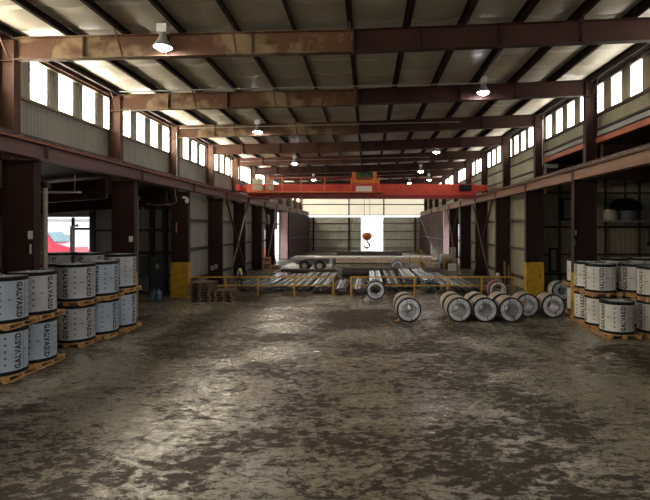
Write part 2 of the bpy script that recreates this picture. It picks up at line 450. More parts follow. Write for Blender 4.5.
# side bays (lean-to aisles)
AL, AR = -21.5, 19.5
wd0, wd1, wdz = -19.6, -16.75, 3.8+.66
w = MB(); corr(w, 'x', AISLE, AL, wd0, 0, 6.2, -1); corr(w, 'x', AISLE, wd1, WL-.02, 0, 6.2, -1); corr(w, 'x', AISLE, wd0, wd1, wdz, 6.2, -1)
wal = struct(w.build('wall_left_aisle_end', 'sheet_grey'))
for z in (.9, 2.3, 3.65, 5.0):
    if z < wdz: MB().box(AL, wd0-.05, AISLE-.25, AISLE-.04, z-.06, z+.08).build('girt', 'girt', wal)
    MB().box(wd1+.05 if z < wdz else AL, WL-.1, AISLE-.25, AISLE-.04, z-.06, z+.08).build('girt', 'girt', wal)
for x in (-16.6, -13.0, -12.2):
    MB().box(x-.12, x+.12, AISLE-.3, AISLE-.04, 0, 5.6).build('wind_post', 'girt', wal)
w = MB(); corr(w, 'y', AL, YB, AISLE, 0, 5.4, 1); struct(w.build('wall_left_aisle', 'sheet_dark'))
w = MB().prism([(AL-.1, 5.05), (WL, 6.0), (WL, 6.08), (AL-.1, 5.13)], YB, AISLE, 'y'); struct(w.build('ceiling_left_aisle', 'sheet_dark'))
w = MB(); corr(w, 'x', AISLE, WR+.05, AR, 0, 8.0, -1)
war = struct(w.build('wall_right_aisle_end', 'sheet_olive'))
for z, mm in ((1.0, 'girt'), (2.2, 'girt'), (3.86, 'steel'), (4.22, 'greylight'), (5.9, 'girt')):
    MB().box(WR+.2, AR, AISLE-.28, AISLE-.04, z-.05, z+.06).build('girt', mm, war)
for x in (11.6, 14.35, 16.4):
    MB().box(x-.07, x+.07, AISLE-.34, AISLE-.28, 0, 7.4).build('wind_post', 'girt', war)
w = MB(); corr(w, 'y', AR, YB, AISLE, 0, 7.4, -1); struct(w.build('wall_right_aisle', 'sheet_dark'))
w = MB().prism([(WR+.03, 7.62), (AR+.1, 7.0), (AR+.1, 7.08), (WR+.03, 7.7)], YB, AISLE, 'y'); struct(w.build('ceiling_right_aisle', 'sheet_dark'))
for s, x0, x1 in (('left', AL, WL), ('right', WR, AR)):
    w = MB(); corr(w, 'x', YB, x0, x1, 0, 5.0 if s == 'left' else 7.0, 1); struct(w.build('wall_%s_aisle_back' % s, 'sheet_grey'))

# aisle rafters
for i, y in enumerate(ROWS[:3]):
    o = MB().prism([(AL+.05, 4.3), (-11.02, 5.05), (-11.02, 5.9), (AL+.05, 4.95)], y+.1, y+.3, 'y').build('aisle_rafter', 'steel')
    tag(o, 'dark maroon beam under the low roof of the left side bay, %s from the camera' % ORD[i], 'beam')
    o = MB().prism([(9.95, 6.75), (AR-.05, 6.1), (AR-.05, 6.7), (9.95, 7.4)], y+.1, y+.3, 'y').build('aisle_rafter', 'steel')
    tag(o, 'dark maroon beam under the roof of the right side bay, %s from the camera' % ORD[i], 'beam')

# ---------------------------------------------------------------- steel frame
def ibeam(x0, x1, y0, y1, z0, z1, tf=.03):       # column: flanges at x0 and x1, web facing -Y
    b = MB(); yc = (y0+y1)/2
    b.box(x0, x0+tf, y0, y1, z0, z1); b.box(x1-tf, x1, y0, y1, z0, z1); b.box(x0+tf, x1-tf, yc-.012, yc+.012, z0, z1)
    return b
SIDE = {'left': (-10.72, -9.77, -10.85, -10.37, WL), 'right': (8.70, 9.66, 9.20, 9.68, WR)}
for i, y in enumerate(ROWS):
    far = i >= 7
    for s in ('left', 'right'):
        a, b, ua, ub, wp = SIDE[s]
        o = thing('steel_column', 'maroon steel column, %s from the camera on the %s side' % (ORD[i], s), 'column', ((a+b)/2, y, 0))
        cx = (a+b)/2
        zt = ztop(cx) - .66
        lo = not (s == 'right' and i == 7)
        yb = 1.92
        guard = (i < 3)
        if guard:
            q = MB().box(a-cx-.012, b-cx+.012, 0, .34, 0, yb).build('yellow_guard', 'yellow', o); q['label'] = 'yellow painted base'
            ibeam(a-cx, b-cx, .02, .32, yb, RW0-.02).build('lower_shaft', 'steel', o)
        else:
            pm = 'pink' if (i == 7 and s == 'left') else 'steel'  # shaft by the doorway has its daylight put into the colour
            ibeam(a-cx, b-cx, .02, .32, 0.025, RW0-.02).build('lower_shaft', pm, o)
            MB().box(a-cx-.05, b-cx+.05, -.02, .36, 0, .025).build('base_plate', 'steel', o)
        MB().box(a-cx-.03, b-cx+.03, 0, .34, RW0-.02, RW0).build('cap_plate', 'steel', o)
        if s == 'left': off = (ua-cx, ub-cx)
        else: off = (ua-cx, ub-cx)
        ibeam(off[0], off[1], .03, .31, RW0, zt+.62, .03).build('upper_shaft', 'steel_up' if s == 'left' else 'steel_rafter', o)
        zz = zt - .02
        MB().box(off[0]+.03, off[1]-.03, .04, .3, zz-.02, zz).build('stiffener', 'steel_up' if s == 'left' else 'steel_rafter', o)
        bk = MB().box(off[0]-.0, off[1], .05, .29, RW0+.6, RW0+.62)
        bk.build('bracket', 'steel', o)
# door jamb on the right, door daylight painted in as pale pink
o = MB().box(8.72, 9.66, RD1+.1, RD1+.5, 0, RW0-.02).build('door_jamb', 'pink')
tag(o, 'door jamb column painted daylit pink, behind the small yellow guard frame', 'column')

for i, y in enumerate(ROWS):
    o = thing('roof_rafter', '%s roof rafter from the camera%s' % (ORD[i], ', tan stained on its left half' if i < 3 else ', brown steel spanning the hall'), 'beam', (-.4, y+.17, 0))
    def half(x0, x1, mname, name):
        b = MB()
        z0a, z1a, z0b, z1b = ztop(x0)-.66, ztop(x0), ztop(x1)-.66, ztop(x1)
        X0, X1 = x0+.4, x1+.4
        b.prism([(X0, z0a+.02), (X1, z0b+.02), (X1, z1b-.02), (X0, z1a-.02)], -.008, .008, 'y')
        b.prism([(X0, z0a), (X1, z0b), (X1, z0b+.02), (X0, z0a+.02)], -.13, .13, 'y')
        b.prism([(X0, z1a-.02), (X1, z1b-.02), (X1, z1b), (X0, z1a)], -.13, .13, 'y')
        for t in (.2, .45, .7):
            xs = X0 + (X1-X0)*t; zz = z0a + (z0b-z0a)*t
            b.box(xs-.006, xs+.006, -.12, .12, zz+.02, zz+.64)
        return b.build(name, mname, o)
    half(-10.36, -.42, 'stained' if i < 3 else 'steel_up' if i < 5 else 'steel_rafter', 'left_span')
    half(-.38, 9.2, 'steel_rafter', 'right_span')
    MB().box(-.02, .02, -.14, .14, ztop(-.4)-.7, ztop(-.4)).build('splice_plate', 'steel_rafter', o)
    for k, x in enumerate(PX):
        if k % 2 == 0 and i < 6:
            zt = ztop(x)
            MB().bar((x+.4, -.62, zt+.04), (x+.4+.0, -.13, zt-.62), .045).build('flange_brace', 'steel_up' if x < 0 else 'steel_rafter', o)

for k, x in enumerate(PX):
    z = ztop(x)
    b = MB()
    b.box(x-.010, x+.010, YB, YE-.3, z+.004, z+.25)
    b.box(x-.010, x+.10, YB, YE-.3, z+.004, z+.016); b.box(x-.085, x+.010, YB, YE-.3, z+.238, z+.25)
    b.box(x+.088, x+.10, YB, YE-.3, z+.016, z+.04)
    o = b.build('roof_purlin', 'purlin')
    tag(o, 'dark brown roof purlin, %s from the left wall' % (['first']+ORD[1:]+['thirteenth'])[k], 'purlin')
for x, nm in ((WL+.14, 'left'), (WR-.16, 'right')):
    z = ztop(x)
    o = MB().box(x-.06, x+.06, YB, YE-.3, z-.04, z+.10).build('eave_strut', 'steel_up' if nm == 'left' else 'purlin')
    tag(o, 'brown eave strut above the %s row of high windows' % nm, 'purlin')

# crane runway beams
for s in ('left', 'right'):
    x = -9.62 if s == 'left' else 8.82
    o = thing('crane_runway', 'long %s crane runway girder on the %s row of columns' % ('mauve brown' if s == 'left' else 'orange brown', s), 'beam', (x, YB, 0))
    mm = 'runway_l' if s == 'left' else 'runway_r'
    L = YE - YB - 1.5
    b = MB(); b.box(-.2, .2, 0, L, RW0, RW0+.025); b.box(-.24, .24, 0, L, RW1-.025, RW1)
    b.box(-.01 + (.06 if s == 'left' else -.06), .01 + (.06 if s == 'left' else -.06), 0, L, RW0+.025, RW1-.025)
    b.build('girder', mm, o)
    for i, y in enumerate(ROWS):
        sgn = 1 if s == 'left' else -1
        MB().box(min(sgn*.07, sgn*.19), max(sgn*.07, sgn*.19), y+.15-YB, y+.17-YB, RW0+.025, RW1-.025).build('web_stiffener', mm, o)
    b = MB(); b.box(-.06, .06, 0, L, RW1, RW1+.015); b.box(-.012, .012, 0, L, RW1+.015, RW1+.1); b.box(-.035, .035, 0, L, RW1+.1, RW1+.14)
    b.build('rail', 'rail', o)
    b = MB(); n = int(L/.75)
    for k in range(n):
        b.box(-.16, .16, k*.75+.1, k*.75+.22, RW1+.015, RW1+.06)
    kk = b.build('rail_clip', 'stained' if s == 'left' else 'runway_r', o); kk['kind'] = 'stuff'
    sg = 1 if s == 'left' else -1
    MB().box(min(sg*.2, sg*.245), max(sg*.2, sg*.245), 0, L, RW1-.075, RW1-.035).build('conductor_bar', 'orange_steel' if s == 'left' else 'rail', o)

# cross bracing in the lower walls
def brace(a, b, lab, mm='steel'):
    o = MB().bar(a, b, .09, .09).build('diagonal_brace', mm); tag(o, lab, 'brace')
for s, xx in (('left', -9.60), ('right', 8.55)):
    for (i, j, w) in ((3, 4, 'nearer'), (5, 6, 'farther')):
        y0, y1 = ROWS[i], ROWS[j]
        d = .0
        brace((xx, y0+.45, 5.72), (xx, y1-.1, .04), 'dark diagonal brace in the %s braced bay on the %s' % (w, s), 'steel')
        x2 = xx + (.11 if s == 'left' else -.11)
        brace((x2, y1-.1, 5.72), (x2, y0+.45, .04), 'lighter diagonal brace in the %s braced bay on the %s' % (w, s), 'pipe_brown')

# ---------------------------------------------------------------- overhead crane
CY = 36.6
cr = thing('overhead_crane', 'red overhead bridge crane spanning the hall on its runway girders', 'crane', (0, CY, 0))
Z0, Z1 = H+2.22, H+3.36
X0, X1 = -8.9, 8.25
MB().box(X0, X1, .0, .5, Z0+.3, Z1).build('bridge_girder', 'crane_red', cr)
MB().box(X0, X1, -.04, .54, Z0+.02, Z0+.10).box(X0, X1, .02, .48, Z0+.1, Z0+.3).build('lower_flange', 'crane_dark', cr)
MB().box(X0, X1, 1.5, 2.0, Z0+.3, Z1-.1).box(X0, X1, 1.46, 2.04, Z0+.22, Z0+.3).build('rear_girder', 'crane_red', cr)
for s, x in (('l', -9.62), ('r', 8.82)):
    e = MB().box(x-.16, x+.16, -.9, 2.8, RW1+.30, RW1+.72).build('end_truck', 'crane_red', cr)
    for yw in (-.6, 2.5):
        MB().lathe([(.15, -.05), (.16, -.03), (.16, .03), (.15, .05)], 16, (x, yw, RW1+.302), 'x').build('wheel', 'crane_dark', e)
MB().box(-9.46, X0, 0, .5, RW1+.32, Z1-.1).box(X1, 8.66, 0, .5, RW1+.32, Z1-.1).build('girder_end', 'crane_red', cr)
# walkway with railing
MB().box(X0, 1.2, -.95, -.04, Z0+.42, Z0+.50).build('walkway', 'crane_orange', cr)
rl = MB()
for z in (Z0+1.0, Z0+1.5): rl.bar((X0, -.92, z), (1.2, -.92, z), .05)
rl.build('railing', 'crane_red', cr)
for x in (-8.85, -7.35, -6.3, -4.9, -3.15, -1.2, .9):
    MB().box(x-.035, x+.035, -.95, -.89, Z0+.5, Z0+1.55).build('railing_post', 'crane_orange', cr)
    MB().bar((x, -.04, Z0+.12), (x, -.9, Z0+.42), .06).build('walkway_bracket', 'crane_dark', cr)
MB().bar((1.2, .1, Z1+.45), (X1, .1, Z1+.45), .03).build('festoon_rail', 'crane_dark', cr)
for x in (2.6, 4.4, 6.2, 8.0):
    MB().box(x-.015, x+.015, .09, .12, Z1, Z1+.45).build('railing_post', 'crane_dark', cr)
for x0, x1 in ((-8.62, -7.85), (-7.6, -7.05)):
    c = MB().box(x0, x1, -.6, -.25, Z0+.62, Z0+1.48).build('control_cabinet', 'panel_green', cr); c['label'] = 'pale green control cabinet'
c = MB().box(-.85, .38, -.03, -.005, Z0+.52, Z0+.98).build('load_sign', 'paper', cr); c['label'] = 'white capacity sign'
MB().box(7.0, 7.9, -.4, -.02, Z0+.6, Z0+1.05).lathe([(.001, -.5), (.14, -.5), (.17, -.45), (.17, -.02)], 14, (7.4, 0, Z0+.8), 'y').build('drive_motor', 'black', cr)
# trolley (moves on its own along the bridge)
tr_ = thing('crane_trolley', 'orange hoist trolley with green motor riding on the red bridge crane', 'hoist', (-.25, CY+.25, Z1))
MB().box(-1.0, 1.15, -.25, 1.75, .05, .33).build('trolley_frame', 'crane_orange', tr_)
for x in (-.75, .85): MB().box(x-.14, x+.14, -.2, .0, .33, .92).build('bearing_block', 'crane_orange', tr_)
MB().lathe([(.001, -.62), (.2, -.62), (.27, -.55), (.33, -.3), (.33, .45), (.28, .6), (.001, .6)], 18, (.05, .1, .62), 'x').build('hoist_motor', 'green_motor', tr_, True)
for x in (-.85, .95):
    for yy_ in (-.02, 1.5): MB().lathe([(.10, -.04), (.10, .04)], 12, (x, yy_, .1), 'x').build('wheel', 'rail', tr_)
hk = thing('crane_hook', 'orange hook block with dark red hook hanging before the bright doorway', 'hook', (0, CY+1.05, 0))
cb_ = MB()
for dx in (-.22, .22): cb_.tube([(dx, 0, 3.40), (dx, 0, Z1+.02)], .018, 6)
cb_.build('wire_rope', 'rail', hk)
MB().lathe([(.001, 3.44), (.22, 3.42), (.36, 3.3), (.38, 3.15), (.28, 2.95), (.1, 2.82), (.001, 2.82)], 18).build('hook_block', 'crane_orange', hk, True)
pp = [(0, 0, 2.84), (.0, 0, 2.72), (.10, 0, 2.62), (.2, 0, 2.5), (.2, 0, 2.36), (.08, 0, 2.24), (-.08, 0, 2.24), (-.2, 0, 2.34), (-.22, 0, 2.5)]
MB().tube(pp, [.05, .05, .06, .07, .075, .075, .07, .05, .02], 8).build('hook', 'crane_dark', hk, True)

# ---------------------------------------------------------------- lamps
lamps = [(-5.85, 13.75, 5.42, 'nearest lamp on the left, under the first roof rafter'),
         (-5.9, 25.9, 5.42, 'lamp on the left side under the third roof rafter'),
         (-5.75, 38.1, 5.35, 'lamp on the left side above the crane cabinet walkway'),
         (-5.6, 50.3, 5.3, 'farthest lamp on the left side, beyond the crane bridge'),
         (4.8, 19.8, 5.83, 'nearest lamp on the right, under the second roof rafter'),
         (4.95, 34.2, 5.65, 'second lamp on the right, high before the crane'),
         (4.95, 44.3, 5.45, 'third lamp on the right, seen above the crane bridge'),
         (6.5, 50.4, 5.30, 'lamp on the far right beside the third one'),
         (5.0, 56.4, 5.5, 'lowest looking lamp on the right, just above the red bridge')]
lamp0 = None
for (x, y, z, lab) in lamps:
    loc = (x, y, H + z - .25); lab = 'white high bay lamp, ' + lab
    if lamp0 is None:
        lamp0 = thing('high_bay_lamp', lab, 'lamp', loc, 0, 'high bay lamps under the roof')
        MB().box(-.14, .14, -.1, .1, .42, .66).build('ballast', 'white', lamp0)
        MB().tube([(0, 0, .64), (0, 0, .98)], .02, 6).build('hanger', 'greylight', lamp0)
        MB().lathe([(.08, .42), (.10, .3), (.2, .12), (.27, 0), (.25, 0), (.18, .12), (.08, .28), (.08, .42)], 20, closed=True).build('reflector', 'greylight', lamp0, True)
        MB().lathe([(.001, -.10), (.1, -.09), (.19, -.04), (.235, .03), (.001, .05)], 18).build('lens', 'bulb', lamp0, True)
    else:
        dup(lamp0, loc, 0, lab)

# thin conduits across below rafters
for i, (y, z) in enumerate(((19.2, 5.45), (25.3, 5.25), (37.5, 5.2), (49.8, 5.2))):
    o = MB().tube([(-9.9, y, H+z), (4.9, y, H+z+.35)], .022, 6).build('lighting_conduit', 'greylight')
    tag(o, 'thin pale conduit strung across under the roof, %s from the camera' % ORD[i], 'conduit')

# ---------------------------------------------------------------- pallets and upright coils
def make_pallet(w, label, mat_='wood', name='pallet'):
    o = thing(name, label, 'pallet'); h = w/2
    b = MB()
    n = 7; bw = .11
    for k in range(n):
        x = -h + bw/2 + k*(w-bw)/(n-1); b.box(x-bw/2, x+bw/2, -h, h, .118, .14)
    b.build('top_boards', mat_, o)
    for y in (-h+.05, 0, h-.05):
        q = MB()
        for xc in (-h+.08, 0, h-.08): q.box(xc-.08, xc+.08, y-.045, y+.045, .022, .10)
        q.box(-h, h, y-.045, y+.045, .10, .118); q.build('stringer', mat_, o)
    b = MB()
    for k in (-h+.06, 0, h-.06): b.box(k-.055, k+.055, -h, h, 0, .022)
    b.build('bottom_boards', mat_, o)
    return o

# vertical brand lettering wrapped on a cylinder
def text_mesh(txt, R, length, height, thetas, up):  # one word
    cu = bpy.data.curves.new('t', 'FONT'); cu.body = txt; cu.size = 1; cu.resolution_u = 2; cu.offset = .045
    cu.space_character = 1.16
    to = bpy.data.objects.new('t', cu); C.objects.link(to)
    dg = bpy.context.evaluated_depsgraph_get(); me = bpy.data.meshes.new_from_object(to.evaluated_get(dg))
    C.objects.unlink(to); bpy.data.objects.remove(to)
    xs = [v.co.x for v in me.vertices]; ys = [v.co.y for v in me.vertices]
    x0, x1, y0, y1 = min(xs), max(xs), min(ys), max(ys)
    bm = bmesh.new()
    for th in thetas:
        vs = []
        for v in me.vertices:
            u = (v.co.x-x0)/(x1-x0) - .5; w = (v.co.y-y0)/(y1-y0) - .5
            if up: z = u*length; a = th - w*height/R          # reads upwards
            else: z = -u*length; a = th + w*height/R          # reads downwards
            vs.append(bm.verts.new(((R+.005)*math.cos(a), (R+.005)*math.sin(a), z)))
        for p in me.polygons:
            try: bm.faces.new([vs[i] for i in p.vertices])
            except ValueError: pass
    out = bpy.data.meshes.new('lettering'); bm.to_mesh(out); bm.free(); out.materials.append(M['ink'])
    return out
def arcpatch(mb, R, th, w, z0, z1, dr=.004):
    n = max(1, int(w/R/.08))
    pts = []
    for k in range(n+1):
        a = th + (k/n-.5)*w/R; pts.append(((R+dr)*math.cos(a), (R+dr)*math.sin(a)))
    mb.ribbon(pts, z0, z1, 'z')
TH = [2*PI*k/5 for k in range(5)]
def make_coil(R, h, wrap, up, label):
    o = thing('steel_coil', label, 'coil')
    n = 48; ri = .26
    MB().lathe([(ri, 0), (R, 0), (R, h), (ri, h)], n, closed=True).build('wrapped_body', wrap, o, True)
    for z0, z1 in ((-.002, .085), (h-.085, h+.006)):
        MB().lathe([(R-.07, z0), (R+.012, z0), (R+.012, z1), (R-.07, z1)], n, closed=True).build('edge_band', 'black', o, True)
    MB().lathe([(ri-.012, -.002), (ri+.03, -.002), (ri+.03, h+.006), (ri-.012, h+.006)], 24, closed=True).build('core_ring', 'galv', o, True)
    ml = text_mesh('GALVASID', R, h*.80, .165, [0], up)
    s = 1 if up else -1
    mk = MB()
    for k in range(5): arcpatch(mk, R, -s*.50, .05, h*(.2+.145*k), h*(.2+.145*k)+.055)
    ms = mk.mesh('printed_symbols', 'ink_grey')
    mk = MB(); arcpatch(mk, R, s*.40, .09, h*.5, h*.5+.022); md = mk.mesh('printed_dash', 'ink')
    mk = MB(); arcpatch(mk, R, .28, .014, .085, h-.085); mm_ = mk.mesh('wrap_seam', 'ink_grey')
    for k, th in enumerate(TH):
        for nm, me_, z in (('lettering', ml, h/2), ('printed_symbols', ms, 0), ('printed_dash', md, 0)) + ((('wrap_seam', mm_, 0),) if k in (0, 2) else ()):
            l = bpy.data.objects.new(nm, me_); C.objects.link(l); l.parent = o; l.location = (0, 0, z); l.rotation_euler = (0, 0, th)
    MB().lathe([(ri+.03, h-.01), (R-.02, h-.01), (R-.02, h+.004), (ri+.03, h+.004)], n, closed=True).build('end_cover', 'dark_end', o, True)
    st = MB()
    for k in range(4):
        a = PI/4 + k*PI/2
        st.bar((ri*math.cos(a), ri*math.sin(a), h+.010), (R*math.cos(a), R*math.sin(a), h+.010), .04, .006)
    st.build('strap', 'galv', o)
    return o
protos = {}
def coil(R, h, wrap, up, loc, rz, label, group=None):
    key = (R, h, wrap, up)
    if key not in protos:
        o = make_coil(R, h, wrap, up, label); o.location = loc; o.rotation_euler = (0, 0, rz)
        if group: o['group'] = group
        protos[key] = o
    else: o = dup(protos[key], loc, rz, label, group)
    return o
pal0 = {}
def pallet(w, loc, rz, label, mat_='wood', group=None):
    key = (w, mat_)
    if key not in pal0:
        o = make_pallet(w, label, mat_); o.location = loc; o.rotation_euler = (0, 0, rz); pal0[key] = o
        if group: o['group'] = group
    else: o = dup(pal0[key], loc, rz, label, group)
    return o
def face(x, y, th_deg):     # rotation so that a text (at local angle 0) sits th_deg to the right of the line of sight
    a = math.atan2(-y, -x)  # direction from coil to camera
    return a + math.radians(th_deg)
# (x, y, R, h_low, h_up, wrap_low, wrap_up, up_low, up_up, theta_low, theta_up, description)
ST = [
 (-9.34, 12.27, .56, 1.13, 1.13, 'wrap_blue', 'wrap_blue', True, False, 36, 40, 'the stack cut by the left edge of the photo'),
 (-9.34, 13.43, .56, 1.14, 1.14, 'wrap_blue', 'wrap_grey', False, False, 34, -28, 'the second stack from the left edge'),
 (-10.9, 13.40, .56, 1.16, 1.16, 'wrap_grey', 'wrap_grey', False, False, 20, 20, 'the stack hidden behind the leftmost ones'),
 (-9.58, 15.80, .56, 1.16, 1.16, 'wrap_grey', 'wrap_grey', False, False, 41, 40, 'the third stack from the left edge'),
 (-10.78, 15.85, .56, 1.16, 1.16, 'wrap_grey', 'wrap_grey', False, False, 50, 50, 'the stack tucked behind the third one on the left'),
 (-9.41, 16.98, .56, 1.16, 1.16, 'wrap_blue', 'wrap_blue', False, False, 48, 56, 'the fourth stack from the left edge'),
 (-9.27, 18.09, .52, 1.27, 1.25, 'wrap_blue', 'wrap_grey', False, False, -18, 60, 'the last stack of the left row, by a column'),
 (-12.1, 19.05, .52, 1.27, 1.25, 'wrap_grey', 'wrap_grey', False, False, -30, -30, 'the back row stack in front of the bright doorway'),
 (-11.02, 19.05, .52, 1.27, 1.25, 'wrap_grey', 'wrap_grey', False, False, 40, 40, 'the back row stack right of the bright doorway'),
 (8.92, 18.35, .545, 1.09, 1.04, 'wrap_cream', 'wrap_cream', True, True, 5, 5, 'the right hand stack beside the dark column'),
 (8.99, 19.50, .53, 1.09, 1.04, 'wrap_cream', 'wrap_cream', True, True, 48, 12, 'the right hand stack against the dark column'),
 (9.50, 21.40, .545, 1.09, 1.04, 'wrap_cream', 'wrap_cream', True, True, -10, -10, 'the leftmost stack of the right hand group, behind the column'),
 (10.2, 18.35, .545, 1.09, 1.04, 'wrap_cream', 'wrap_cream', True, True, -30, 40, 'the middle stack of the right hand group'),
 (10.19, 17.03, .545, 1.09, 1.04, 'wrap_cream', 'wrap_cream', True, True, -48, -48, 'the stack cut by the right edge of the photo'),
 (10.75, 20.90, .545, 1.09, 1.10, 'wrap_cream', 'wrap_cream', True, True, 30, 30, 'the dark topped stack behind the right hand group'),
 (12.0, 20.90, .545, 1.09, 1.10, 'wrap_cream', 'wrap_cream', True, True, 10, 10, 'the rearmost stack at the right edge'),
]
for (x, y, R, hl, hu, wl_, wu_, ul, uu, tl, tu, d) in ST:
    w = 1.14 if R > .53 else 1.07
    cn = {'wrap_blue': 'bluish white', 'wrap_grey': 'silver grey', 'wrap_cream': 'off white'}
    w -= .02; pallet(w, (x, y, 0), 0, 'pallet under %s' % d)
    coil(R, hl, wl_, ul, (x, y, .143), face(x, y, tl), '%s coil, lower of %s' % (cn[wl_], d))
    z = .143 + hl + .016
    pallet(w, (x, y, z), 0, 'pallet between the coils of %s' % d)
    coil(R, hu, wu_, uu, (x, y, z+.143), face(x, y, tu), '%s coil, upper of %s' % (cn[wu_], d))
x, y = 8.84, 17.0
pallet(1.14, (x, y, 0), 0, 'wooden pallet under the single coil at the front of the right hand group')
coil(.555, 1.09, 'wrap_cream', True, (x, y, .143), face(x, y, 22), 'single off white wrapped steel coil at the front, nothing stacked on it')

# worn pallets before the left railing
for k in range(7):
    pallet(1.12, (-8.62 + .03*math.sin(k*2.3), 25.3, k*.141), .04*math.sin(k*1.7), 'weathered pallet in the taller pile before the left railing', 'wood_old', 'taller pallet pile')
for k in range(4):
    pallet(.98, (-7.42 + .02*math.sin(k*2), 25.3, k*.141), .05*math.sin(k*2.1), 'weathered pallet in the shorter pile before the left railing', 'wood_old', 'shorter pallet pile')

# ---------------------------------------------------------------- coils lying on the floor
def make_floor_coil(R, L, wrap, label, ri=.27):
    o = thing('floor_coil', label, 'coil')
    n = 44
    MB().lathe([(R-.045, .02), (R-.002, .03), (R-.002, L-.03), (R-.045, L-.02)], n, (0, 0, R), 'y', closed=True).build('wrap', wrap, o, True)
    MB().lathe([(ri, 0), (R-.055, 0), (R-.04, .012), (R-.04, L-.012), (R-.055, L), (ri, L)], n, (0, 0, R), 'y', closed=True).build('coil_face', 'galv', o, True)
    for a, b in ((-.006, .07), (L-.07, L+.006)):
        MB().lathe([(R-.05, a), (R+.006, a), (R+.006, b), (R-.05, b)], n, (0, 0, R), 'y', closed=True).build('edge_band', 'black', o, True)
    MB().lathe([(ri-.008, -.008), (ri+.03, -.008), (ri+.03, .05), (ri-.008, .05)], 32, (0, 0, R), 'y', closed=True).build('bore_ring', 'greylight', o, True)
    st = MB()
    for k in range(4):
        a = PI/2*k + .25
        c, s = math.cos(a), math.sin(a)
        st.bar((ri*c, -.012, R+ri*s), (R*c, -.012, R+R*s), .03, .008)
    st.build('strap', 'black', o)
    q = MB()
    for k in range(2):
        t = L*(.33+.34*k); q.lathe([(R+.002, t), (R+.005, t), (R+.005, t+.03), (R+.002, t+.03)], n, (0, 0, R), 'y', closed=True)
    q.build('band', 'galv', o, True)
    return o
fp = {}
def fcoil(R, L, wrap, loc, rz, label, ri=.27):
    k = (R, L, wrap, ri)
    if k not in fp:
        o = make_floor_coil(R, L, wrap, label, ri); o.location = loc; o.rotation_euler = (0, 0, rz); fp[k] = o
    else: o = dup(fp[k], loc, rz, label)
    return o
fcoil(.49, .95, 'wrap_tan', (1.70, 19.4, 0), .03, 'silver faced steel coil lying alone left of the row, front one of its pair')
fcoil(.49, .95, 'wrap_tan', (1.66, 20.5, 0), .02, 'tan wrapped coil lying right behind the lone front coil')
for i, (x, nm) in enumerate(((3.74, 'first'), (4.78, 'second'), (5.83, 'third'))):
    fcoil(.495, .95, 'wrap_tan', (x, 19.4 - .02*i, 0), (.02, -.01, .02)[i], 'tan wrapped coil with silver face, %s from the left in the floor row of five' % nm)
    fcoil(.495, .95, 'wrap_tan', (x-.03, 20.5, 0), -.01, 'tan wrapped coil lying behind the %s coil of the floor row' % nm)
fcoil(.495, .95, 'wrap_tan', (6.86, 20.5, 0), -.02, 'tan wrapped coil with black rimmed face, fourth in the floor row of five')
fcoil(.495, .95, 'wrap_tan', (7.89, 20.3, 0), .02, 'grey faced coil ending the floor row, nearest the upright stacks')
fcoil(.49, .8, 'galv', (10.22, 25.2, 0), -.05, 'dented bare metal coil beside the right yellow column base', .2)
fcoil(.49, .9, 'wrap_red', (6.98, 25.55, 0), -.12, 'red wrapped coil lying against the right part of the railing', .31)
fcoil(.49, .8, 'wrap_tan', (.46, 25.55, 0), .0, 'black rimmed coil lying alone at the railing opening', .30)
for i, (x, y) in enumerate(((1.15, 19.55), (2.22, 19.55), (3.2, 19.55))):
    b = MB().prism([(-.10, 0), (.10, 0), (.10 if i != 1 else -.10, .10)] , 0, .10, 'y').build('wood_chock', 'wood', loc=(x, y, 0))
    if i == 0: b.location.x = 1.22
    if i == 1: b.location.x = 2.19; 
    if i == 2: b.location.x = 3.24
    tag(b, 'small wooden chock wedged at the %s' % ('left foot of the lone floor coil', 'right foot of the lone floor coil', 'left foot of the first coil in the floor row')[i], 'chock')

# ---------------------------------------------------------------- railings
FY = 26.75
def fence(x0, x1, posts, label):
    o = thing('safety_railing', label, 'railing', (x0, FY, 0))
    MB().box(0, x1-x0, -.035, .035, 1.03, 1.10).build('top_rail', 'yellow', o)
    MB().box(0, x1-x0, -.03, .03, .56, .62).build('middle_rail', 'yellow', o)
    for p in posts: MB().box(p-x0-.045, p-x0+.045, -.045, .045, 0, 1.03).build('post', 'yellow', o)
fence(-9.72, -1.84, [-7.88, -6.07, -4.05, -1.89], 'yellow safety railing left of the opening, ending at the left column')
fence(-.94, 8.28, [-.89, 2.64, 4.5, 6.38, 8.23], 'yellow safety railing right of the opening, behind the floor coils')

# ---------------------------------------------------------------- channel bundles beyond the railing
bundles = [(-7.3, 28.7, 34.0, 5, 2, 0, 'farthest left, by the lime hatted worker'),
 (-6.15, 27.8, 35.9, 5, 3, 1, 'second from the left'),
 (-5.0, 28.4, 36.0, 5, 2, 0, 'third from the left'),
 (-3.85, 27.7, 36.0, 5, 3, 0, 'behind the middle post of the left railing'),
 (-2.7, 28.1, 35.9, 5, 3, 2, 'near the right end of the left railing'),
 (-1.6, 27.5, 32.0, 4, 2, 2, 'in the opening between the railings'),
 (-.55, 27.4, 33.0, 4, 2, 2, 'just right of the railing opening'),
 (.55, 28.2, 35.8, 4, 4, 1, 'above the lone coil at the railing'),
 (1.6, 27.5, 36.0, 4, 4, 0, 'behind the lone pair of floor coils'),
 (2.65, 29.5, 36.0, 4, 5, 1, 'right of centre, stacked high'),
 (3.7, 28.6, 36.1, 4, 5, 1, 'behind the second post of the right railing'),
 (4.8, 27.6, 35.8, 5, 3, 2, 'below the far yellow guard frame'),
 (6.0, 27.8, 34.8, 5, 2, 0, 'farthest right, beside the red coil')]
CHM = (('galv_dull', 'galv_mid'), ('galv_film', 'galv_film', 'galv_mid'), ('galv_mid', 'galv_dull', 'galv_film'))
chan = {}
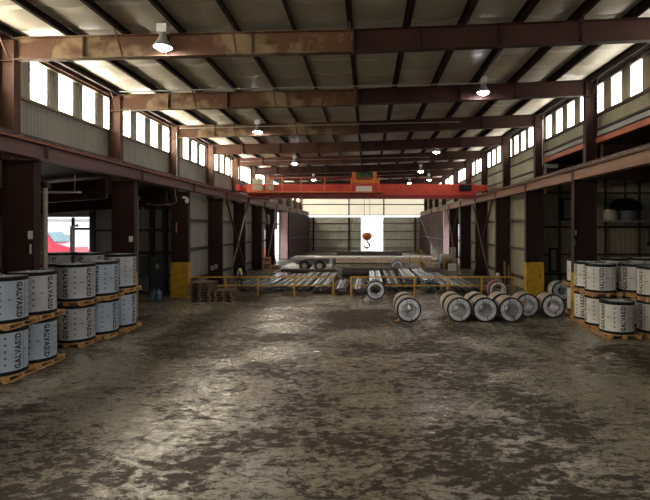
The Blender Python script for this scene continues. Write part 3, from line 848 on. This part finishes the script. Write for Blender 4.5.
for (x, y0, y1, n, lay, md, d) in bundles:
    for q, yy_ in enumerate((y0+.5, y1-.6)):
        t = MB().box(-n*.11-.1, n*.11+.1, -.05, .05, 0, .16).build('timber_bearer', 'wood_old', loc=(x, yy_, 0))
        tag(t, 'bearer under the %s end of the bundle %s' % (('near', 'far')[q], d), 'timber')
    L = round(y1-y0, 2)
    for l in range(lay):
        for k in range(n):
            mm = CHM[md][(k + l) % len(CHM[md])]; key = (L, mm)
            b = MB(); w = .068; hh = .075; t = .012
            b.box(-w, w, 0, L, hh-t, hh); b.box(-w, -w+t, 0, L, 0, hh-t); b.box(w-t, w, 0, L, 0, hh-t)
            if key not in chan: chan[key] = b.mesh('steel_channel', mm)
            else: b.bm.free()
            o = bpy.data.objects.new('steel_channel', chan[key]); C.objects.link(o)
            o.location = (x + (k-(n-1)/2)*.205 + random.uniform(-.02, .02), y0 + random.uniform(-.35, .15), .161 + l*.13); o.rotation_euler = (0, 0, random.uniform(-.004, .004))
            tag(o, 'long steel channel in the bundle %s' % d, 'steel channel', 'channels of the bundle ' + d)
        if l < lay-1:
            for q, yy_ in enumerate((y0+.6, y1-.8)):
                t = MB().box(-n*.11, n*.11, -.04, .04, 0, .052).build('spacer_strip', 'wood_old', loc=(x, yy_, .161+l*.13+.0765))
                tag(t, 'wood spacer between layers of the bundle %s' % d, 'timber', 'spacers of the bundle ' + d)

def pipe(x0, x1, y, r, mm, label, z=0, ri=None):
    ri = ri or r*.88
    o = MB().lathe([(ri, 0), (r, 0), (r, x1-x0), (ri, x1-x0)], 28, axis='x', closed=True).build('steel_pipe', mm, smooth=True, loc=(x0, y, z+r))
    tag(o, label, 'pipe')
pipe(-1.9, 5.7, 37.1, .37, 'pipe_dark', 'thick dark pipe lying across the yard behind the bright channel bundles')
pipe(-7.4, -3.6, 36.75, .17, 'pipe_brown', 'brown pipe lying across on the left, nearer of the two')
pipe(-7.2, -2.6, 40.3, .19, 'pipe_brown', 'brown pipe lying across on the left, farther of the two')
for k, (dy, dz) in enumerate(((0, 0), (.68, 0), (1.36, 0), (.34, .58), (1.02, .58))):
    pipe(-3.7+.15*k, 4.1-.1*k, 51.5+dy, .33, 'pipe_dark', 'dark pipe stacked behind the flatbed trailer, %s' % ('bottom row nearest', 'bottom row middle', 'bottom row farthest', 'top row nearer', 'top row farther')[k], dz)
for k, (x, w) in enumerate(((-1.55, 3), (.3, 2), (2.3, 3))):
    for j in range(w):
        o = MB().box(-.09, .09, 0, 1.4, 0, .07).build('steel_offcut', 'galv_film', loc=(x+j*.24, 51.6, 1.245))
        o.rotation_euler = (.0, 0, .1)
        tag(o, 'short bright steel piece lying on the dark pipes, %s group' % ('left', 'middle', 'right')[k], 'steel piece', 'offcuts on pipes, %d' % (k+1))

# ---------------------------------------------------------------- flatbed trailer
TY = 42.4
t = thing('flatbed_trailer', 'long grimy white flatbed trailer parked across the hall', 'trailer', (0, TY, 0))
MB().box(-5.6, 5.9, 0, 2.4, 1.08, 1.22).build('deck', 'trailer_white', t)
MB().prism([(-5.6, 1.22), (-5.6, .95), (-6.6, 1.0), (-6.9, 1.1), (-6.6, 1.24)], .1, 2.3, 'y').build('nose', 'trailer_white', t)
b = MB().box(-2.8, 5.7, .35, .5, .7, 1.08); b.box(-2.8, 5.7, 1.9, 2.05, .7, 1.08)
b.build('chassis_beam', 'trailer_white', t)
for k in range(5):
    MB().box(-2.75+k*1.7, -1.2+k*1.7, .04, .1, .72, 1.07).build('side_panel', 'beige_panel', t)
for k in range(6): MB().box(-4.9+k*2, -4.7+k*2, -.015, 0, 1.11, 1.17).build('reflector', 'truck_red', t)
def wheel(parent, x, y, r, w=.28):
    q = MB().lathe([(r*.55, 0), (r*.93, 0), (r, .04), (r, w-.04), (r*.93, w), (r*.55, w)], 26, (x, y, r), 'y', closed=True).build('wheel', 'rubber', parent, True)
    MB().lathe([(.001, .10), (r*.2, .04), (r*.28, .1), (r*.66, .10), (r*.74, -.012), (r*.74, w-.02), (.001, w-.05)], 22, (x, y, r), 'y').build('rim', 'white', q, True)
for x in (-5.55, -4.2):
    wheel(t, x, -.02, .46); wheel(t, x, 2.05, .46)
MB().box(-6.3, -3.5, .3, 2.1, .55, .95).build('axle_frame', 'greylight', t)
for y in (.5, 1.9): MB().box(5.0, 5.15, y-.07, y+.07, 0, 1.08).build('landing_leg', 'greylight', t)
MB().box(-3.1, -2.9, .5, .7, 0, 1.0).build('stand', 'greylight', t)
# yellow stair
t = thing('access_stair', 'yellow steel access stair standing before the right end of the trailer', 'stair', (3.6, 40.6, 0))
for x in (0, .95):
    MB().box(x-.03, x+.03, -.03, .03, 0, 2.0 if x == 0 else 2.0).build('post', 'yellow', t)
MB().box(-.03, 1.0, .0, .8, .95, 1.0).build('landing', 'yellow', t)
MB().bar((0, 0, 1.55), (.95, 0, 1.55), .04).build('rail', 'yellow', t)
for y in (0, .8): MB().bar((.98, y, .97), (1.95, y, .05), .05, .12).build('stringer', 'yellow', t)
MB().bar((.98, 0, 1.95), (1.95, 0, 1.0), .04).build('handrail', 'yellow', t)
MB().box(1.92, 1.98, -.03, .03, 0, 1.02).build('post', 'yellow', t)
for k in range(4): MB().box(1.1+k*.22, 1.3+k*.22, .03, .77, .80-.21*k, .83-.21*k).build('tread', 'yellow', t)
fcoil(.55, .8, 'galv', (2.55, 40.2, 0), 0, 'grey coil standing on edge before the trailer, left of the yellow stair', .3)
# machine at the right
t = thing('machine_drum', 'pale grey round machine beside the right wall past the trailer', 'machine', (7.25, 44.5, 0))
MB().lathe([(.001, -.5), (.3, -.5), (.45, -.4), (.5, 0), (.45, .4), (.3, .5), (.001, .5)], 20, (0, 0, .95), 'x').build('drum', 'greylight', t, True)
MB().box(-.5, .5, -.35, .35, 0, .5).build('stand', 'greybox', t)
MB().box(.55, .95, -.2, .2, 0, 2.0).build('control_panel', 'greylight', t)
# yellow guard frame at the right
t = thing('guard_frame', 'small yellow guard frame before the daylit pink door jamb', 'guard', (6.9, 43.2, 0))
for x in (0.05, 1.25): MB().box(x-.06, x+.06, -.06, .06, 0, 1.0).build('post', 'yellow', t)
MB().box(0, 1.3, -.06, .06, 1.0, 1.1).build('rail', 'yellow', t)
t = MB().box(-.32, .32, -.3, .3, 0, .62).build('storage_box', 'white', loc=(7.55, 42.6, 0)); tag(t, 'pale box standing at the foot of the yellow guard frame', 'box')
# crates at the left
for i, (x, y, z, a, h) in enumerate(((-9.0, 43.3, 0, .5, .7), (-8.2, 43.2, 0, .55, .45), (-8.95, 43.3, .702, .4, .5))):
    c = thing('wooden_crate', 'brown wooden crate by the left wall, %s' % ('bottom one of the pair', 'low one on its own', 'on top of another')[i], 'crate', (x, y, z))
    MB().box(-a/1.6, a/1.6, -a/1.6, a/1.6, .03, h-.03).build('body', 'wood_old', c)
    q = MB()
    for sx in (-1, 1):
        q.box(sx*a/1.6-.03, sx*a/1.6+.03, -a/1.6-.03, -a/1.6+.03, 0, h)
    q.box(-a/1.6, a/1.6, -a/1.6-.025, -a/1.6, h-.12, h-.02); q.box(-a/1.6, a/1.6, -a/1.6-.025, -a/1.6, .02, .12)
    q.build('batten', 'wood', c)
# timber offcuts behind the left railing
for k in range(5):
    o = MB().box(-.42, .42, -.05, .05, 0, .09).build('timber_offcut', 'wood_old', loc=(-4.35+(.04*k if k < 3 else .9), 27.1, .091*(k if k < 3 else k-3))); o.rotation_euler = (0, 0, .02*k)
    tag(o, 'short timber in the small heap behind the left railing', 'timber', 'heap of short timbers')
# leaning boards on the right
for k, (x, h) in enumerate(((8.35, 1.75), (8.6, 1.5))):
    o = MB().bar((x, 29.0, .02), (x+.12, 29.6, h), .1, .05).build('leaning_board', 'wood_old')
    tag(o, '%s brown board leaning upright near the right wall beyond the railing' % ('taller' if k == 0 else 'shorter'), 'board')

# ---------------------------------------------------------------- fittings
def sign(x, y, z, w, h, label, mm='paper', d=.01):
    o = MB().box(-w/2, w/2, -d, 0, -h/2, h/2).build('wall_sign', mm, loc=(x, y, z)); tag(o, label, 'sign'); return o
def atpix(px, py, Y): return ((px-367)*Y/480, H-(py-228)*Y/480)
for px, py, i, w, h, lab, mm in ((31, 235, 0, .17, .24, 'white notice on the nearest left column', 'paper'),
        (30.6, 249, 0, .05, .28, 'narrow white tag below the notice on the nearest left column', 'white'),
        (131, 239, 1, .17, .24, 'pale notice on the second left column', 'paper'),
        (176.5, 227.5, 2, .08, .55, 'narrow upright red sign on the third left column', 'rust_red'),
        (540, 276, 2, .04, .2, 'small dark marking on the right yellow column base', 'ink')):
    y = ROWS[i] + (.155 if 'base' not in lab else -.002)
    x, z = atpix(px, py, y); sign(x, y, z, w, h, lab, mm)
x, z = 8.72, 3.55
sign(8.78, ROWS[1]+.155, H-.2, .14, .2, 'upper white tag on the dark column above the right coils', 'paper'); sign(8.77, ROWS[1]+.155, H-.62, .07, .26, 'lower white tag on the dark column above the right coils', 'white')
for i, (x, lab) in enumerate(((-10.45, 'left'), (-10.2, 'right'))):
    o = MB().box(-.1, .1, -.12, 0, 0, .3).build('junction_box', 'greylight', loc=(x+.0, ROWS[3]+.155, .95+.1*i)); tag(o, '%s small grey box on the fourth left column' % lab, 'box')
# posts beside columns A and B
for i, (px, pt, yb_) in enumerate(((45, 188, 14.75), (136.3, 200, 20.9))):
    x, z = atpix(px, pt, yb_)
    o = thing('pipe_post', ('pale round post beside the nearest left column', 'pale round post beside the second left column')[i], 'post', (x, yb_, 0))
    MB().tube([(0, 0, 0), (0, 0, z)], .075, 14).build('shaft', 'pipe_pale', o, True)
    MB().box(-.13, .13, -.13, .13, z, z+.05).build('cap_plate', 'steel', o)
    MB().box(-.1, .1, -.1, .1, z+.05, 5.2).build('upper_stub', 'steel', o)
# security camera
o = thing('security_camera', 'white security camera on a bracket at the top of the third left column', 'camera', (-9.77, ROWS[2]+.1, H+1.5))
MB().bar((0, -.1, .1), (.0, -.35, .12), .04).build('bracket', 'white', o)
MB().lathe([(.001, -.16), (.06, -.14), (.10, -.06), (.10, .05), (.001, .06)], 14, (.02, -.35, 0)).build('dome', 'white', o, True)
MB().box(-.2, .0, -.4, -.3, .1, .2).build('housing', 'white', o)
# electrical cabinets, left aisle
def cab(x0, x1, z0, z1, label, y=28.3):
    o = thing('electrical_cabinet', label, 'cabinet', ((x0+x1)/2, y, 0)); w = (x1-x0)/2
    MB().box(-w, w, 0, .5, z0, z1).build('body', 'greybox', o)
    d = MB().box(-w+.03, w-.03, -.02, 0, z0+.04, z1-.04).build('door', 'greybox', o)
    MB().box(w-.12, w-.08, -.05, -.02, (z0+z1)/2-.08, (z0+z1)/2+.08).build('handle', 'black', d)
    return o
c = cab(-12.75, -11.95, 0.0, 2.15, 'tall dark grey electrical cabinet with a warning label in the left side bay')
MB().box(-.08, .08, -.028, -.021, 1.4, 1.7).build('warning_label', 'paper', c)
cab(-13.45, -12.88, .9, 2.1, 'smaller grey electrical cabinet left of the tall one', 28.32)
o = MB().tube([(-13.1, 28.6, 0), (-13.1, 28.6, .9)], .04, 8).build('cable_riser', 'greylight'); tag(o, 'pipe rising to the smaller electrical cabinet', 'pipe')
jug = None
for k, (x, y) in enumerate(((-11.35, 25.55), (-11.05, 25.45), (-11.2, 25.85))):
    lab = 'blue water jug on the floor in the left side bay, %s' % ('left one in front', 'right one in front', 'the one behind')[k]
    if jug is None:
        jug = thing('water_jug', lab, 'jug', (x, y, 0), 0, 'water jugs')
        MB().lathe([(.001, 0), (.12, 0), (.135, .03), (.135, .14), (.125, .17), (.135, .2), (.135, .36), (.09, .43), (.03, .46), (.03, .5), (.001, .5)], 18).build('bottle', 'jug', jug, True)
        MB().lathe([(.001, .5), (.035, .5), (.035, .53), (.001, .53)], 12).build('cap', 'white', jug)
    else: dup(jug, (x, y, 0), 0, lab)
# strip light in the left bay and conduits
o = MB().tube([(-10.3, 26.0, 9.0), (-10.3, 26.0, 6.6), (-10.25, 26.0, 6.35)], .03, 8).build('wall_conduit', 'greylight'); tag(o, 'pale conduit running down above the left runway beside the third column', 'conduit')
pp = [(-9.98, 25.0, 5.8), (-9.98, 25.0, 5.5), (-9.9, 25.0, 5.2), (-10.1, 25.0, 5.05), (-10.8, 25.0, 5.0), (-11.5, 25.0, 5.05)]
o = MB().tube(pp, .02, 6).build('hanging_cable', 'greylight'); tag(o, 'grey cable looping below the left runway girder', 'cable')
o = MB().tube([(-12.6, 27.0, 5.2), (-12.6, 27.0, 4.2), (-12.6, 27.0, 3.6)], .025, 6).build('drop_cord', 'greylight'); tag(o, 'drop cord hanging in the left side bay between columns', 'cable')
o = thing('bay_ceiling_light', 'long pale light fitting under the low roof of the left side bay', 'lamp', (-12.1, 18.4, 5.15))
MB().box(-1.1, 1.1, -.12, .12, 0, .06).build('housing', 'greylight', o)
for dx in (-.9, .9): MB().box(dx-.01, dx+.01, -.01, .01, .06, .72).build('hanger', 'greylight', o)
# pipes in the window
o = MB().tube([(-18.35, 28.2, 0), (-18.35, 28.2, 3.9), (-18.0, 28.2, 3.95)], .09, 10).build('vent_pipe', 'white'); o.location = (1.0, 0, -.9+.9); tag(o, 'white bent vent pipe standing before the bright doorway of the left bay', 'pipe')
o = thing('door_frame_post', 'dark post with a crossbar in the bright doorway of the left bay', 'post', (-17.75, 29.0, 0))
MB().box(-.07, .07, -.06, .06, 0, 4.44).build('post', 'black', o); MB().box(.07, .95, -.05, .05, 3.68, 3.82).build('crossbar', 'black', o)
# right side: box & conduit at upper right column
o = thing('junction_box', 'long grey junction box with a riser on the upper part of the third right column', 'box', (8.85, ROWS[2]-.1, H+3.5))
MB().box(.8, 1.5, -.15, .05, -.24, -.04).build('housing', 'greylight', o)
MB().tube([(.7, -.03, -.1), (.7, -.03, 2.4)], .035, 8).build('riser', 'greylight', o)
# unit heater in right aisle
o = thing('unit_heater', 'dark round hood with a grey canister high on the wall of the right side bay', 'heater', (14.95, 27.8, H))
MB().lathe([(.001, 1.75), (.35, 1.7), (.75, 1.45), (.95, 1.1), (.9, 1.05), (.3, 1.1), (.001, 1.12)], 22).build('hood', 'black', o, True)
MB().lathe([(.001, .42), (.45, .42), (.5, .5), (.5, 1.0), (.4, 1.1), (.001, 1.1)], 20, (.2, 0, 0)).build('canister', 'greybox', o, True)
MB().lathe([(.001, .44), (.3, .44), (.38, .6), (.38, .95), (.3, 1.1), (.001, 1.1)], 20, (-.75, .2, 0)).build('side_canister', 'pipe_pale', o, True)
MB().box(-1.4, 1.2, -.3, .6, .36, .42).build('shelf', 'greylight', o)
MB().box(-.04, .04, -.04, .04, 1.7, 3.3).build('hanger', 'rail', o)
o = thing('unit_heater', 'black unit heater with a small bright spot between the right columns', 'heater', (12.0, 28.3, H+.45))
MB().box(-.55, .45, -.3, .3, 0, 1.3).build('housing', 'black', o)
MB().box(-.5, .4, -.32, -.3, .1, 1.2).build('grille', 'greybox', o)
MB().lathe([(.001, -.05), (.1, -.05), (.1, .0)], 12, (.2, -.33, -.1), 'y').build('pilot_lamp', 'white', o)
MB().box(-.04, .04, -.04, .04, 1.3, 3.0).build('hanger', 'rail', o)
o = thing('notice_cabinet', 'dark framed cabinet with a pale front between the right yellow column and the coils', 'cabinet', (11.2, AISLE-.5, 1.15))
MB().box(-.27, .22, 0, .2, 0, 1.45).build('frame', 'black', o); MB().box(-.2, .12, -.01, 0, .1, 1.35).build('front', 'sheet_olive', o)
o = thing('hanging_hook', 'small black hook on a chain hanging at the right edge', 'hook', (16.8, 28.6, 0))
MB().tube([(0, 0, 2.9), (0, 0, 3.9), (.25, 0, 4.2)], .03, 6).build('chain', 'black', o); MB().lathe([(.001, -.14), (.12, -.05), (.12, .05), (.001, .14)], 12, (0, 0, 2.85)).build('weight', 'black', o, True)
o = MB().bar((10.0, AISLE-.4, 5.75), (AR-.4, AISLE-.4, 6.9), .05).build('sloping_conduit', 'rail'); tag(o, 'thin dark sloping bar high on the wall of the right side bay', 'conduit')
o = MB().box(-.25, .15, -.1, .1, 0, 1.0).build('wall_fan', 'greylight', loc=(WL+.6, 50.3, H+.4)); tag(o, 'pale box mounted beside the bright left doorway', 'box')

# ---------------------------------------------------------------- outside
t = thing('truck', 'red lorry with a blue tinted windscreen parked outside the left bay doorway', 'truck', (-25.5, 36.2, 0))
MB().prism([(-1.9, .7), (2.9, .7), (3.05, 1.5), (2.7, 2.35), (1.2, 2.75), (1.0, 2.8), (-1.9, 2.8)], 0, 2.3, 'y').build('cab_body', 'truck_red', t)
MB().prism([(1.35, 2.72), (.75, 3.5), (-1.6, 3.65), (-1.9, 3.5), (-1.9, 2.8), (1.0, 2.8)], .12, 2.2, 'y').build('roof', 'truck_red', t)
MB().prism([(1.42, 2.74), (.84, 3.46), (.78, 3.5), (1.3, 2.8)], .2, 2.1, 'y').build('windscreen', 'glass', t)
MB().box(-.6, .7, .09, .12, 2.85, 3.35).build('side_window', 'glass', t)
MB().box(2.95, 3.1, .2, 2.1, .5, .85).build('bumper', 'white', t)
for x in (2.1, -1.2): wheel(t, x, -.02, .5)
t.location = (-25.1, 36.2, 0)
o = thing('warehouse', 'pale building across the yard beyond the left bay doorway', 'building', (-34, 58, 0))
MB().box(-8, 8, 0, 8, 0, 4.6).build('walls', 'outwall', o); MB().box(-8.3, 8.3, -.3, 8.3, 4.6, 4.9).build('roof', 'greylight', o)
for x in (-4, 1): MB().box(x, x+2.5, -.05, 0, .0, 3).build('shutter', 'greylight', o)
o = thing('warehouse', 'faint white building far beyond the end doorway', 'building', (4, 170, 0))
MB().box(-14, 14, 0, 12, 0, 6.0).build('walls', 'outwall', o); MB().box(-14.5, 14.5, -.5, 12.5, 6.0, 6.3).build('roof', 'white', o)
o = thing('box_trailer', 'white box trailer with a red lower stripe outside the left side doorway', 'trailer', (-15.4, 57.5, 0))
MB().box(-1.2, 1.2, 0, 11, 1.15, 3.9).build('box_body', 'white', o); MB().box(-1.23, 1.23, -.02, 11.02, .85, 1.15).build('red_stripe', 'truck_red', o)
for y in (1.2, 2.4, 9.5):
    MB().lathe([(.001, .0), (.2, .0), (.46, 0), (.5, .05), (.5, .22), (.46, .27), (.001, .27)], 20, (.9, y, .5), 'x').build('wheel', 'rubber', o, True)
o = MB().box(-.25, .25, -.1, .1, 0, 1.5).build('barrier_post', 'crane_orange', loc=(-12.1, 57.0, 0)); tag(o, 'orange post outside the left side doorway', 'post')

# ---------------------------------------------------------------- people
def person(label, loc, rz, J, hatm, cloth, headz, hat_at, vest=True):
    """J: dict of joints (local). One skinned body; hat, face and vest bands are its children."""
    root = thing('person', label, 'person', loc, rz)
    names = list(J['pts'].keys()); idx = {n: i for i, n in enumerate(names)}
    me = bpy.data.meshes.new('body'); me.from_pydata([J['pts'][n][0] for n in names], [(idx[a], idx[b]) for a, b in J['edges']], [])
    me.materials.append(M[cloth])
    o = bpy.data.objects.new('body', me); C.objects.link(o); o.parent = root
    sk = o.modifiers.new('skin', 'SKIN'); sk.use_smooth_shade = True
    me.skin_vertices or None
    if not me.skin_vertices:
        bm = bmesh.new(); bm.from_mesh(me); bm.verts.layers.skin.verify(); bm.to_mesh(me); bm.free()
    for n in names:
        r = J['pts'][n][1]; v = me.skin_vertices[0].data[idx[n]]
        v.radius = r if isinstance(r, tuple) else (r, r); v.use_root = (n == 'pelvis')
    s = o.modifiers.new('sub', 'SUBSURF'); s.levels = 1; s.render_levels = 2
    hx, hy, hz = hat_at
    hd = MB().lathe([(.001, -.13), (.045, -.125), (.075, -.08), (.088, 0), (.09, .06), (.07, .11), (.001, .135)], 16).build('head', 'skin', root, True, hat_at)
    hd.scale = (.95, 1.1, 1)
    MB().lathe([(.001, .03), (.018, .0), (.02, -.025), (.001, -.03)], 8).build('nose', 'skin', hd, True, (0, -.088, -.01))
    for sx in (-1, 1):
        MB().lathe([(.001, .025), (.013, .01), (.013, -.012), (.001, -.03)], 8).build('ear', 'skin', hd, True, (sx*.09, 0, 0))
        MB().lathe([(.001, .01), (.011, 0), (.001, -.01)], 8).build('eye', 'ink', hd, True, (sx*.032, -.078, .02))
    MB().box(-.025, .025, -.088, -.07, -.066, -.058).build('mouth', 'wrap_red', hd)
    hat = MB().lathe([(.12, .03), (.125, .035), (.112, .05), (.108, .1), (.085, .15), (.04, .175), (.001, .18)], 20)
    hat.box(-.07, .07, -.17, -.1, .03, .042)
    hat.build('hard_hat', hatm, root, True, hat_at)
    # hands with five fingers
    for n in ('hand_l', 'hand_r'):
        p = Vector(J['pts'][n][0]); w = Vector(J['pts']['wrist' + n[4:]][0]); d = (p - w).normalized()
        side = d.cross(Vector((0, 0, 1))); side = side.normalized() if side.length > .1 else Vector((1, 0, 0))
        dn = side.cross(d).normalized()
        hb = MB(); hb.bar(w + d*.01, w + d*.10, .085, .03)
        for k, (ln) in enumerate((.065, .078, .073, .058)):
            o0 = w + d*.10 + side*(-.03+.02*k); o1 = o0 + d*ln*.55 - dn*.008; o2 = o1 + d*ln*.35 - dn*.025
            hb.tube([o0, o1, o2], [.010, .009, .007], 6)
        s0 = w + d*.035 - side*.04; hb.tube([s0, s0 - side*.028 + d*.03, s0 - side*.03 + d*.06 - dn*.012], [.012, .011, .008], 6)
        hb.build('hand', 'skin', root, True)
    return root
def E(*a): return list(a)
edges = [('pelvis', 'waist'), ('waist', 'chest'), ('chest', 'neck'), ('neck', 'headc'),
         ('chest', 'sh_l'), ('sh_l', 'el_l'), ('el_l', 'wrist_l'), ('wrist_l', 'hand_l'),
         ('chest', 'sh_r'), ('sh_r', 'el_r'), ('el_r', 'wrist_r'), ('wrist_r', 'hand_r'),
         ('pelvis', 'hip_l'), ('hip_l', 'kn_l'), ('kn_l', 'an_l'), ('an_l', 'toe_l'),
         ('pelvis', 'hip_r'), ('hip_r', 'kn_r'), ('kn_r', 'an_r'), ('an_r', 'toe_r')]
# bending forward over the channels (local -Y is the facing direction)
J1 = {'pts': {'pelvis': ((0, .12, .92), (.15, .11)), 'waist': ((0, .03, 1.05), (.14, .1)), 'chest': ((0, -.18, 1.2), (.17, .12)), 'neck': ((0, -.33, 1.27), .055), 'headc': ((0, -.38, 1.30), .06),
  'sh_l': ((.2, -.24, 1.2), .06), 'el_l': ((.24, -.32, .93), .045), 'wrist_l': ((.2, -.5, .74), .032), 'hand_l': ((.19, -.56, .68), .02),
  'sh_r': ((-.2, -.24, 1.2), .06), 'el_r': ((-.24, -.32, .93), .045), 'wrist_r': ((-.2, -.5, .76), .032), 'hand_r': ((-.19, -.56, .70), .02),
  'hip_l': ((.1, .1, .85), .09), 'kn_l': ((.12, .02, .48), .065), 'an_l': ((.12, .1, .09), .045), 'toe_l': ((.13, -.08, .045), .04),
  'hip_r': ((-.1, .1, .85), .09), 'kn_r': ((-.12, .02, .48), .065), 'an_r': ((-.12, .1, .09), .045), 'toe_r': ((-.13, -.08, .045), .04)}, 'edges': edges}
p1 = person('person in dark work clothes and a lime hard hat bending over behind the left railing', (-7.42, 27.95, 0), .3, J1, 'lime', 'cloth_dark', 1.3, (0, -.42, 1.31))
for sx in (-.1, .1):
    MB().box(sx-.03, sx+.03, -.36, -.28, 1.1, 1.30).build('reflective_stripe', 'reflective', p1)
# crouching
J2 = {'pts': {'pelvis': ((0, .15, .38), (.16, .13)), 'waist': ((0, .1, .52), (.14, .11)), 'chest': ((0, .0, .76), (.17, .12)), 'neck': ((0, -.06, .93), .055), 'headc': ((0, -.08, .98), .06),
  'sh_l': ((.2, -.02, .80), .06), 'el_l': ((.26, -.2, .58), .045), 'wrist_l': ((.16, -.42, .5), .032), 'hand_l': ((.13, -.5, .48), .02),
  'sh_r': ((-.2, -.02, .80), .06), 'el_r': ((-.26, -.2, .58), .045), 'wrist_r': ((-.16, -.42, .5), .032), 'hand_r': ((-.13, -.5, .48), .02),
  'hip_l': ((.11, .1, .36), .09), 'kn_l': ((.19, -.28, .5), .065), 'an_l': ((.17, -.1, .1), .045), 'toe_l': ((.18, -.27, .045), .04),
  'hip_r': ((-.11, .1, .36), .09), 'kn_r': ((-.19, -.28, .5), .065), 'an_r': ((-.17, -.1, .1), .045), 'toe_r': ((-.18, -.27, .045), .04)}, 'edges': edges}
person('person in tan work clothes and a pale hard hat crouching behind the red coil', (7.62, 28.0, 0), -.2, J2, 'hat_white', 'cloth_tan', 1.0, (0, -.10, 1.02))

# ---------------------------------------------------------------- light, camera
w = bpy.data.worlds.new('world'); bpy.context.scene.world = w; w.use_nodes = True
bg = w.node_tree.nodes['Background']; bg.inputs[0].default_value = (.90, .95, 1.0, 1); bg.inputs[1].default_value = 2.5
sun = bpy.data.lights.new('sun', 'SUN'); sun.energy = 8; sun.angle = .02; sun.color = (1, .93, .82)
so = bpy.data.objects.new('sun', sun); C.objects.link(so); so.rotation_euler = Vector((4.4, -10.5, -2.9)).to_track_quat('-Z', 'Y').to_euler()
cam = bpy.data.cameras.new('camera'); co = bpy.data.objects.new('camera', cam); C.objects.link(co)
co.location = (0, 0, H); co.rotation_euler = (PI/2, 0, 0)
cam.sensor_width = 36; cam.lens = 36*480/650; cam.shift_x = -42/650; cam.shift_y = -22/650
cam.clip_end = 600
sc = bpy.context.scene; sc.camera = co
sc.view_settings.view_transform = 'Standard'; sc.view_settings.look = 'None'; sc.view_settings.exposure = 0; sc.view_settings.gamma = 1
